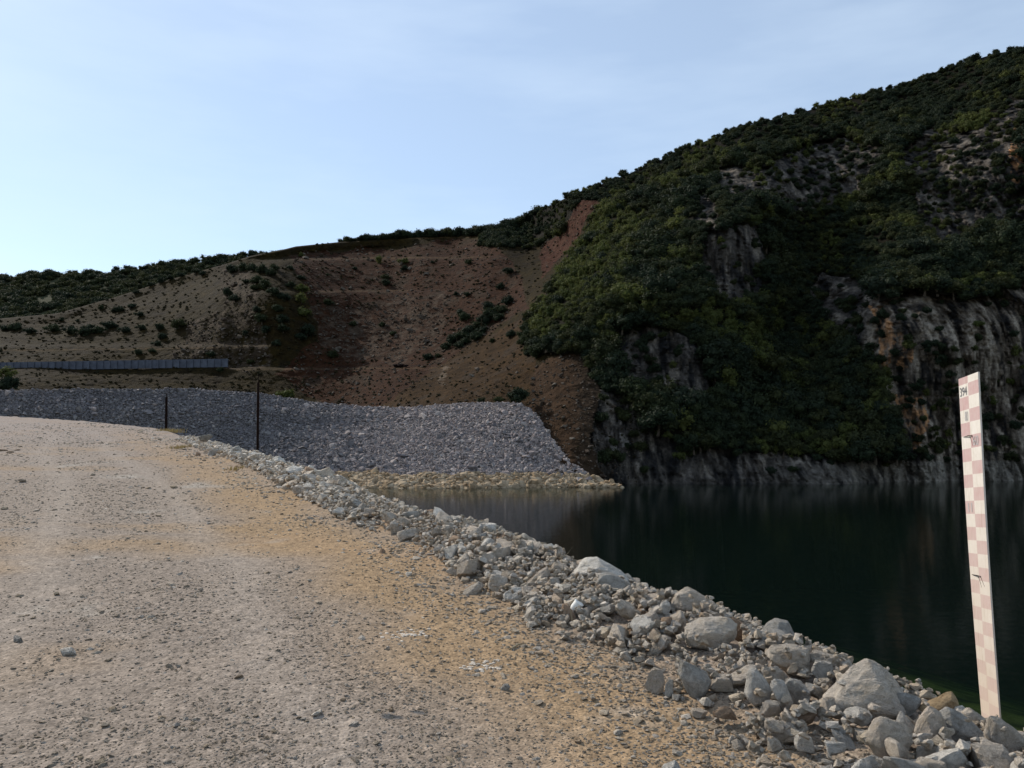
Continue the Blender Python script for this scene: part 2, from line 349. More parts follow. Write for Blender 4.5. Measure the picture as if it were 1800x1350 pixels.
# ------------------------------------------------------------------ hills
def tps(pts, lam=.02):
    pts = np.array(pts, float); X = pts[:, :2]/200.; d = np.log(pts[:, 2])
    def K(a, b_):
        r2 = ((a[:, None]-b_[None])**2).sum(-1); return .5*r2*np.log(r2+1e-12)
    n = len(X); A = np.zeros((n+3, n+3)); A[:n, :n] = K(X, X)+lam*np.eye(n); A[:n, n] = 1; A[:n, n+1:] = X; A[n, :n] = 1; A[n+1:, :n] = X.T
    wt = np.linalg.solve(A, np.r_[d, 0, 0, 0])
    def f(u, v):
        sh = u.shape; Q = np.stack([u.ravel(), v.ravel()], 1)/200.; o = np.empty(len(Q))
        for i in range(0, len(Q), 40000):
            q = Q[i:i+40000]; o[i:i+40000] = K(q, X)@wt[:n]+wt[n]+q@wt[n+1:]
        return np.exp(o).reshape(sh)
    return f
ctl = [(1070, 853, 78), (1200, 852, 79), (1350, 852, 81), (1500, 850, 81), (1600, 848, 83), (1800, 846, 86), (2100, 846, 88), (2600, 846, 95),
 (1000, 830, 76.5), (1040, 845, 76), (940, 725, 87), (950, 700, 89), (1000, 640, 92), (900, 660, 99), (850, 650, 107), (700, 716, 102), (760, 655, 118), (830, 600, 127), (900, 520, 138), (980, 450, 150), (800, 700, 97), (880, 705, 92),
 (930, 600, 108), (960, 540, 112), (1000, 700, 86), (1040, 760, 81),
 (650, 720, 112), (650, 645, 128), (600, 510, 156), (600, 455, 174), (600, 424, 190), (750, 510, 156), (750, 455, 172), (800, 416, 192), (850, 500, 147), (880, 430, 168), (925, 392, 190), (500, 645, 128), (560, 580, 140),
 (0, 680, 108), (0, 645, 124), (200, 645, 126), (400, 645, 128), (0, 610, 134), (200, 610, 136), (0, 562, 158), (200, 528, 168), (300, 495, 172), (400, 600, 132), (450, 500, 142), (500, 440, 172), (440, 560, 134), (400, 468, 168), (-250, 650, 124), (-250, 580, 155), (0, 800, 100), (400, 800, 100), (-250, 800, 100), (650, 800, 100), (800, 800, 90),
 (1050, 600, 95), (1100, 700, 86), (1150, 620, 91), (1200, 750, 84), (1240, 640, 90), (1050, 500, 106), (1100, 400, 122), (1000, 345, 152), (1100, 305, 156),
 (1250, 480, 100), (1285, 400, 101), (1285, 520, 97), (1340, 450, 105), (1380, 560, 104), (1380, 420, 116), (1300, 330, 118), (1350, 700, 93), (1450, 780, 86), (1450, 650, 96), (1450, 500, 108), (1450, 400, 118),
 (1350, 280, 128), (1500, 300, 124), (1250, 240, 155), (1400, 195, 156), (1550, 155, 154), (1550, 700, 87), (1620, 700, 84.5), (1620, 540, 88), (1530, 540, 93), (1750, 700, 87), (1750, 530, 90), (1700, 470, 98), (1600, 400, 108), (1700, 360, 107), (1700, 270, 112), (1600, 290, 117), (1780, 200, 116), (1650, 200, 134), (1650, 125, 152), (1780, 90, 144), (1800, 350, 103),
 (2100, 500, 95), (2100, 300, 108), (2100, 30, 140), (2600, 500, 100), (2600, 0, 150)]
DEP = tps(ctl, .004)
topr = [(-250, 600), (0, 560), (100, 551), (200, 523), (300, 491), (400, 463), (440, 450), (500, 438), (520, 433), (600, 425), (700, 419), (850, 412), (925, 396), (940, 376), (1000, 345), (1100, 308), (1200, 264), (1300, 224), (1400, 200), (1500, 172), (1600, 148), (1650, 124), (1750, 94), (1800, 86), (2100, 30), (2600, -40)]
tu, tv = np.array(topr, float).T
NU, NT = 860, 560
uu = np.concatenate([np.linspace(-250, -10, 40)[:-1], np.linspace(-10, 1810, NU-80), np.linspace(1815, 2600, 41)])
NU = len(uu)
row_top = np.interp(uu, tu, tv); row_bot = np.full(NU, 862.)
t_ = np.linspace(0, 1, NT)[:, None]
VV = row_bot+(row_top-row_bot)*t_; UU = np.broadcast_to(uu, VV.shape)
DD = DEP(UU, VV)
p0 = P(UU, VV, DD)
# zones (outlines of ground kinds on the hillside)
q = np.stack([UU, VV, UU*0], -1)
JU = UU+16*fbm(q*.03, 4, 31); JV = VV+13*fbm(q*.03, 4, 37)
def soft(poly, j=True):
    return inpoly(JU if j else UU, JV if j else VV, poly).astype(float)
ROCK = [[(1225, 470), (1240, 405), (1285, 395), (1330, 388), (1345, 520), (1290, 535)],
        [(1245, 285), (1340, 295), (1470, 235), (1560, 262), (1520, 345), (1400, 375), (1280, 345)],
        [(1215, 340), (1260, 330), (1265, 400), (1220, 400)],
        [(1570, 262), (1640, 225), (1700, 240), (1800, 165), (1815, 420), (1740, 400), (1640, 432), (1600, 330)],
        [(1530, 530), (1600, 512), (1700, 528), (1815, 495), (1815, 862), (1600, 862), (1572, 745), (1540, 620)],
        [(1440, 480), (1540, 500), (1560, 640), (1590, 700), (1480, 600), (1420, 520)],
        [(1062, 600), (1130, 566), (1205, 590), (1262, 640), (1250, 708), (1120, 692)],
        [(1052, 680), (1090, 678), (1150, 752), (1220, 785), (1420, 800), (1600, 812), (1600, 862), (1070, 862), (1040, 780)],
        [(1085, 720), (1110, 720), (1135, 780), (1110, 790)], [(1815, 495), (2600, 300), (2600, 862), (1815, 862)]]
rock = np.clip(sum(soft(p_) for p_ in ROCK), 0, 1)
TALUS = [(935, 640), (1000, 612), (1030, 622), (1055, 690), (1050, 770), (1110, 850), (1000, 862), (930, 760), (925, 700)]
talus = soft(TALUS)
RED = [(975, 395), (1020, 350), (1060, 335), (1095, 350), (1030, 395), (995, 445), (955, 490), (945, 450)]
red = soft(RED)
SPUR = [(660, 725), (700, 700), (770, 640), (860, 590), (930, 560), (940, 640), (935, 720), (800, 740)]
spur = soft(SPUR)
BOWL = [(500, 450), (850, 420), (905, 470), (930, 540), (860, 590), (760, 650), (700, 720), (600, 730), (480, 660), (560, 600), (540, 500)]
bowl = soft(BOWL)
SCREE = [[(385, 470), (455, 490), (450, 560), (480, 640), (440, 660), (300, 625), (330, 575), (390, 540)], [(545, 540), (640, 540), (700, 640), (600, 640), (560, 600)], [(690, 520), (800, 520), (770, 600), (700, 640), (650, 600)]]
scree = np.clip(sum(soft(p_) for p_ in SCREE), 0, 1)
FOREST = [[(925, 300), (1000, 330), (1110, 290), (1400, 150), (1815, 40), (1815, 862), (1080, 862), (1060, 700), (1030, 622), (925, 620), (920, 560), (960, 520), (1010, 440), (1070, 350), (1022, 350), (975, 415), (925, 445), (905, 425), (915, 400)]]
forest = soft(FOREST[0])*(1-rock)*(1-talus)
# shape: benches cut in the quarry wall, cliff relief, soil relief
X3 = p0
hx = X3[..., 0]; hz = X3[..., 2]
rel = np.zeros_like(DD)
bench = lambda v0, wd, du: du*(1/(1+np.exp((VV-v0)/wd)))
bw = 1/(1+np.exp((UU-870)/12))*1/(1+np.exp((440-UU)/12))
rel += bw*(bench(455+(UU-600)*-.01, 1.2, 3.0)+bench(512+(UU-600)*.0, 1.2, 2.0)-2.5*np.clip((640-VV)/230, 0, 1))
rel += (1/(1+np.exp((UU-470)/8)))*(bench(645, 1., 2.)+bench(607-(UU*.0), 1., 3.)-3*np.clip((650-VV)/100, 0, 1))
rel += 3.2*(1/(1+np.exp((UU-720)/10)))*(1/(1+np.exp((400-UU)/6)))*bench(648, .9, 1)
pr = X3*np.array([1, .5, .26])+.35*fbm(X3*.25, 2, 40)[..., None]
cl = 2.8*fbm(pr*.10, 3, 41)+2.2*ridged(pr*.30, 3, 45)+.9*ridged(X3*np.array([1.2, .4, .35]), 3, 49)+.35*ridged(X3*np.array([2.6, 1, 1.6]), 2, 52)
so_ = .9*fbm(X3*.12, 3, 61)+.30*ridged(X3*.5, 3, 65)+.12*fbm(X3*2.2, 2, 69)
fo = 3.6*fbm(X3*.08, 3, 71)+1.3*fbm(X3*.28, 2, 75)
cliffy = np.clip(rock+forest*.35, 0, 1)
rel += cl*rock+so_*(1-rock)+fo*forest
rel *= np.clip((VV-row_top)/14, .15, 1)
# the talus and bank keep to their plane near the embankment
DD2 = DD+rel
PP = P(UU, VV, DD2)
# ground kinds to colour
def cc(*a): return np.array(a)
nA = fbm(PP*.35, 4, 81)[..., None]; nB = fbm(PP*1.4, 3, 85)[..., None]; nC = fbm(PP*np.array([1.5, .5, .22]), 4, 88)[..., None]*1.25
grass = cc(.074, .060, .023)*(1+.5*nA)+cc(.05, .035, .01)*np.clip(nB, 0, 1)
C = grass
def lay(C, wt, col): wt = wt[..., None] if wt.ndim == 2 else wt; return C*(1-wt)+col*wt
C = lay(C, bowl, cc(.14, .070, .042)*(1+.45*nA)*(1+.35*nB)); 
C = lay(C, np.clip(bowl*(nA[..., 0]*2.2+nB[..., 0]), 0, .8), cc(.13, .105, .085))
C = lay(C, np.clip(scree*(.35+1.3*nB[..., 0]), 0, 1), cc(.24, .205, .18))
C = lay(C, spur, cc(.135, .088, .042)*(1+.4*nA)); C = lay(C, np.clip(spur*(nA[..., 0]*3-.3), 0, .8), cc(.14, .115, .095))
C = lay(C, talus, cc(.145, .098, .066)*(1+.3*nA)*(1+.35*nB)); C = lay(C, np.clip(talus*np.clip((UU-1000)/40, 0, 1), 0, .7), cc(.10, .085, .07))
C = lay(C, red, cc(.17, .07, .048)*(1+.6*nB)); C = lay(C, np.clip(red*(nB[..., 0]*2), 0, .6), cc(.22, .15, .12))
C = lay(C, forest, cc(.035, .035, .022))
nD = fbm(PP*np.array([3.4, 1., .4]), 3, 89)[..., None]
rc = cc(.125, .108, .093)*(1+.7*nC)*(1+.3*nB)*(1+.8*nD)
rightc = (np.clip((UU-1515)/30, 0, 1)*np.clip((VV-495)/20, 0, 1))[..., None]; rc = rc*(1+rightc*np.array([1.0, .85, .65]))
C = lay(C, rock, rc)
C = lay(C, rock*np.clip(nC[..., 0]*4-.9+rightc[..., 0]*.6, 0, 1)*(.38+.42*rightc[..., 0]), cc(.62, .52, .41))
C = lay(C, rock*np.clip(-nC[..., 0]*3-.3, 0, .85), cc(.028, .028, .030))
OR = [[(1528, 535), (1550, 530), (1572, 600), (1562, 660), (1545, 620)], [(1562, 690), (1622, 700), (1632, 745), (1610, 790), (1592, 770), (1590, 730)], [(1770, 230), (1815, 215), (1815, 330), (1775, 320)], [(1575, 560), (1600, 580), (1592, 660), (1578, 640)]]
orr = np.clip(sum(soft(p_) for p_ in OR), 0, 1)
C = lay(C, orr*np.clip(.38+1.6*nB[..., 0]+1.4*nC[..., 0]+nD[..., 0], 0, 1)*.9, cc(.80, .40, .18)*(1+.4*nC))
wet = np.clip(1-(PP[..., 2]-WZ-2.0)/.3, 0, 1)*(UU > 1090)
C = lay(C, wet*np.clip(.75+nC[..., 0]*1.2, 0, 1)*np.clip((UU-1300)/350, .08, .9), cc(.46, .41, .34))
for v0, a_, b_, wd in ((455, 520, 860, 1.3), (512, 560, 720, 1.2), (609, -60, 430, 1.4), (648, 410, 850, 1.3), (420, 600, 850, 1.5)):
    wl = np.exp(-((VV-v0-.012*(600-UU)-1.2*fbm(q*.04, 2, 9))/wd)**2)*(UU > a_)*(UU < b_)*(1-forest); C = lay(C, wl*.55*np.clip(.7+nB[..., 0]*1.5, 0, 1), cc(.36, .27, .16))
P_pale = [[(768, 672), (782, 640), (790, 645), (778, 680)], [(1062, 770), (1072, 765), (1090, 790), (1080, 800)], [(1088, 760), (1100, 765), (1110, 785), (1095, 785)]]
pal = np.clip(sum(soft(p_, False) for p_ in P_pale), 0, 1)
C = lay(C, pal*np.clip(.6+2*nB[..., 0], 0, 1), cc(.42, .38, .34))
C = np.clip(C*np.where(rock > .5, .42, .20)[..., None]*np.where((rock > .5)[..., None], cc(1, 1, 1), cc(1.18, .97, .76)), .004, .6)
# rows beyond the skyline (hill top runs on behind) and foot below the water
back = []; bc = []
for k, (dd, dz) in enumerate([(8, .2), (20, .3), (45, -2), (110, -14), (260, -70)]):
    e = PP[-1].copy(); di = e[:, :2]/np.linalg.norm(e[:, :2], axis=1)[:, None]; e[:, :2] += di*dd; e[:, 2] += dz
    back.append(e); bc.append(C[-1]*0+cc(.05, .05, .025))
foot = PP[0].copy(); foot[:, 2] -= 14; foot[:, 1] -= 3
V = np.concatenate([foot[None], PP, np.array(back)]); Cc = np.concatenate([C[:1], C, np.array(bc)])
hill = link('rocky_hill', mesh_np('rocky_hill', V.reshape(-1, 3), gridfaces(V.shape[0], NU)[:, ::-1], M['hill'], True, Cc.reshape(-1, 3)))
tag(hill, 'steep hill with quarried brown terraces and dark limestone cliffs above the lake', kind='structure')
# far wooded ridge
fu = np.linspace(-420, 760, 260); ftop = np.interp(fu, [-420, -250, 0, 50, 150, 250, 350, 440, 520, 760], [530, 508, 491, 486, 484, 474, 461, 451, 449, 455]); fbot = np.full(len(fu), 640.)
tt = np.linspace(0, 1, 90)[:, None]; FV = fbot+(ftop-fbot)*tt; FU = np.broadcast_to(fu, FV.shape)
FD = 215+tt*115+6*fbm(np.stack([FU, FV, FU*0], -1)*.012, 3, 5); FP = P(FU, FV, FD)
e1 = FP[-1].copy(); e1[:, 1] += 60; e2 = e1.copy(); e2[:, 1] += 200; e2[:, 2] -= 90
FV3 = np.concatenate([FP, e1[None], e2[None]])
far = link('wooded_ridge', mesh_np('wooded_ridge', FV3.reshape(-1, 3), gridfaces(FV3.shape[0], len(fu))[:, ::-1], M['hill'], True, np.tile(cc(.04, .042, .022), (FV3.shape[0]*len(fu), 1))))
tag(far, 'distant rounded ridge under dark green woodland', kind='structure')

# ------------------------------------------------------------------ stone embankment
EU = np.array([-260, 0, 100, 330, 450, 560, 640, 700, 780, 860, 930, 950, 985, 1030, 1090.])
ET = np.array([694, 689, 685, 683.5, 691, 708, 718, 719, 711, 707.5, 710, 742, 795, 834, 856.])
ED = np.array([72, 75.5, 77.5, 84.5, 88, 90.5, 91.5, 91, 90, 88, 86, 83.5, 79, 76.3, 74.8])
BD = np.array([62.5, 66.5, 68.5, 74, 76, 75.5, 74.2, 73.6, 73.6, 74, 74.4, 74.6, 74.8, 74.9, 74.6])
nu = 360; eu = np.linspace(-260, 1090, nu)
k3 = lambda a: np.convolve(np.pad(np.interp(eu, EU, a), 6, 'edge'), np.ones(13)/13, 'valid')
et = k3(ET); ed = k3(ED); bd = k3(BD)
EPt = P(eu, et, ed); 
EPb = P(eu, np.full(nu, 857.), bd); bz = EYE-4.0+0*bd
EPb[:, 2] = bz; EPb[:, 0] = (eu-900)/F*bd*1.0
ns = 110
ss = np.linspace(0, 1.35, ns)[:, None, None]
EM = EPt[None]*(1-ss)+EPb[None]*ss
zb = 737.; 
# a narrow bench half-way up the left part
bz_ = np.interp(eu, [-260, 200, 640, 760], [0, 1, 1, 0])
sv = (EM[..., 2]-(EYE+tanv(738)*EM[..., 1])); EM[..., 2] += .28*bz_*np.tanh(sv*2.2)*np.exp(-(sv/1.6)**2)
EM[..., 2] += .22*fbm(EM*.22, 3, 91)+.10*fbm(EM*.9, 2, 93)
b1 = EPt.copy(); b1[:, 1] += 4; b2 = b1.copy(); b2[:, 1] += 14; b2[:, 2] -= 7
EV = np.concatenate([b2[None], b1[None], EM])
ecol = np.tile(cc(.085, .077, .075), (EV.shape[0]*nu, 1))
emb = link('stone_embankment', mesh_np('stone_embankment', EV.reshape(-1, 3), gridfaces(EV.shape[0], nu), M['emb'], True, ecol))
tag(emb, 'grey rockfill embankment sloping down to the lake in front of the hill', kind='structure')

# ------------------------------------------------------------------ rocks: meshes
def icos(sub):
    bm = bmesh.new(); bmesh.ops.create_icosphere(bm, subdivisions=sub, radius=1)
    V = np.array([v.co[:] for v in bm.verts]); Fc = np.array([[v.index for v in f.verts] for f in bm.faces]); bm.free(); return V/np.linalg.norm(V, axis=1)[:, None], Fc
ICO = {s: icos(s) for s in (2, 3, 4, 5)}
def rock_mesh(name, seed, mat, sub=3, planes=13, p=22, nz=.03, dims=(1, 1, 1), outline=None):
    r = np.random.default_rng(seed); V, Fc = ICO[sub]
    n = r.normal(size=(planes, 3)); n /= np.linalg.norm(n, axis=1)[:, None]
    n = np.concatenate([n, [[0, 0, 1], [0, 0, -1]]+r.normal(size=(2, 3))*.18]); n /= np.linalg.norm(n, axis=1)[:, None]
    d = r.uniform(.56, 1.0, len(n))
    if outline:
        bm = bmesh.new()
        for yy, sc_, jz in ((-1, .50, .09), (-.5, .86, .07), (.1, 1., .03), (.6, .9, .05), (1, .5, .06)):
            for ox, oz in outline:
                j_ = r.uniform(-jz, jz, 3); bm.verts.new((ox*sc_+j_[0], yy*(.8+.2*abs(ox))+j_[1]*3, oz*sc_-(1-sc_)*.55+j_[2]))
        bmesh.ops.convex_hull(bm, input=bm.verts); bm.normal_update()
        n = []; d = []
        for f in bm.faces:
            dd_ = f.normal.dot(f.verts[0].co)
            if dd_ > .02: n.append(f.normal[:]); d.append(dd_)
        bm.free(); ex_ = r.normal(size=(9, 3)); ex_ /= np.linalg.norm(ex_, axis=1)[:, None]
        hp = np.array([(ox*.97, 0, oz*.97) for ox, oz in outline]+[(ox*.75, yy, oz*.7) for ox, oz in outline for yy in (-.9, .8)])
        n = np.concatenate([n, ex_]); d = np.concatenate([d, (hp@ex_.T).max(0)*r.uniform(.84, .97, 9)])
    s = np.clip(V@n.T, 0, None)/d
    m_ = s.max(1); rad_ = 1/(m_*((s/m_[:, None])**p).sum(1)**(1/p)); rad_ = np.minimum(rad_, 1.5)
    v = V*rad_[:, None]
    if nz: v = v*(1+nz*fbm(v*2.2+seed, 3, 5)[:, None]+nz*.6*ridged(v*5+seed, 3, 7)[:, None]-nz*1.2*np.floor(2.5*fbm(v*1.7+seed+5, 2, 9))[:, None]*.5)
    ext = (v.max(0)-v.min(0))/2; v = (v-(v.max(0)+v.min(0))/2)/ext*np.array(dims)
    return mesh_np(name, v, Fc, mat, False)
def hull_mesh(name, seed, mat, n=13):
    r = np.random.default_rng(seed); bm = bmesh.new()
    pts = r.normal(size=(n, 3)); pts /= np.linalg.norm(pts, axis=1)[:, None]; pts *= r.uniform(.8, 1.1, (n, 1))
    for q_ in pts: bm.verts.new(q_)
    res = bmesh.ops.convex_hull(bm, input=bm.verts)
    bmesh.ops.delete(bm, geom=[x for x in res['geom_interior'] if isinstance(x, bmesh.types.BMVert)], context='VERTS')
    bm.normal_update(); me = bpy.data.meshes.new(name); bm.to_mesh(me); bm.free(); me.materials.append(mat); return me

def scatter(name, pos, rot, scl, sources, idx=None, kind='stuff', label=None, mats=None):
    """one object that repeats small pieces over its points"""
    n = len(pos); me = bpy.data.meshes.new(name); me.vertices.add(n); me.vertices.foreach_set('co', np.asarray(pos, np.float32).ravel())
    for k, a, t in (('rot', rot, 'FLOAT_VECTOR'), ('scl', scl, 'FLOAT_VECTOR')):
        at = me.attributes.new(k, t, 'POINT'); at.data.foreach_set('vector', np.asarray(a, np.float32).ravel())
    if idx is None: idx = np.arange(n) % len(sources)
    at = me.attributes.new('idx', 'INT', 'POINT'); at.data.foreach_set('value', np.asarray(idx, np.int32))
    o = link(name, me); tag(o, label, kind=kind)
    ng = bpy.data.node_groups.new(name+'_nodes', 'GeometryNodeTree')
    ng.interface.new_socket('Geometry', in_out='INPUT', socket_type='NodeSocketGeometry'); ng.interface.new_socket('Geometry', in_out='OUTPUT', socket_type='NodeSocketGeometry')
    N = ng.nodes.new; gi = N('NodeGroupInput'); go = N('NodeGroupOutput')
    iop = N('GeometryNodeInstanceOnPoints'); jo = N('GeometryNodeJoinGeometry'); iop.inputs['Pick Instance'].default_value = True
    for s_ in reversed(sources):
        oi = N('GeometryNodeObjectInfo'); oi.inputs['Object'].default_value = s_; oi.inputs['As Instance'].default_value = False
        gti = N('GeometryNodeGeometryToInstance'); ng.links.new(oi.outputs['Geometry'], gti.inputs[0]); ng.links.new(gti.outputs[0], jo.inputs[0])
    def na(nm, t):
        a = N('GeometryNodeInputNamedAttribute'); a.data_type = t; a.inputs[0].default_value = nm; return [x for x in a.outputs if x.enabled][0]
    ng.links.new(gi.outputs[0], iop.inputs['Points']); ng.links.new(jo.outputs[0], iop.inputs['Instance'])
    ng.links.new(na('idx', 'INT'), iop.inputs['Instance Index'])
    er = N('FunctionNodeEulerToRotation'); ng.links.new(na('rot', 'FLOAT_VECTOR'), er.inputs[0]); ng.links.new(er.outputs[0], iop.inputs['Rotation'])
    ng.links.new(na('scl', 'FLOAT_VECTOR'), iop.inputs['Scale']); ng.links.new(iop.outputs[0], go.inputs[0])
    mod = o.modifiers.new('pieces', 'NODES'); mod.node_group = ng
    return o

# deposit map: what lies where on the berm, so that every stone rests on the ones below
HX0, HX1, HY0, HY1, HC = -13., 6.5, 2.4, 30., .03
hxs = np.arange(HX0, HX1, HC); hys = np.arange(HY0, HY1, HC)
HXg, HYg = np.meshgrid(hxs, hys)
H = ground_z(HXg.ravel(), HYg.ravel()).reshape(HXg.shape); H0 = H.copy()
def foot_ix(x, y, r):
    i0 = max(int((y-r-HY0)/HC), 0); i1 = min(int((y+r-HY0)/HC)+2, H.shape[0]); j0 = max(int((x-r-HX0)/HC), 0); j1 = min(int((x+r-HX0)/HC)+2, H.shape[1])
    return i0, i1, j0, j1
def drop(x, y, rx, rz, sink=.3, top=None):
    """height of a stone's centre when laid at x, y; the map is raised by it"""
    i0, i1, j0, j1 = foot_ix(x, y, rx)
    if i1 <= i0 or j1 <= j0: return None
    sub = H[i0:i1, j0:j1]; dx = hxs[j0:j1][None]-x; dy = hys[i0:i1][:, None]-y; rr = np.sqrt(dx*dx+dy*dy)/rx
    m = rr < .75
    if not m.any(): m = rr <= rr.min()
    base = sub[m].mean()
    cz = base+rz*(1-sink) if top is None else top
    H[i0:i1, j0:j1] = np.maximum(sub, np.where(rr < 1, cz+rz*.85*np.sqrt(np.clip(1-rr*rr, 0, 1)), -99))
    return cz
def hit(u, v):
    t = tanv(v); ys = np.linspace(2.6, 60, 3000)
    k = ys; xs = (u-900)/F*ys/(cp-(675-v)/F*sp); z = ground_z(xs, ys, True)-EYE; d = z-t*ys
    i = np.where((d[:-1] < 0) & (d[1:] >= 0))[0]
    return ys[i[0]] if len(i) else None

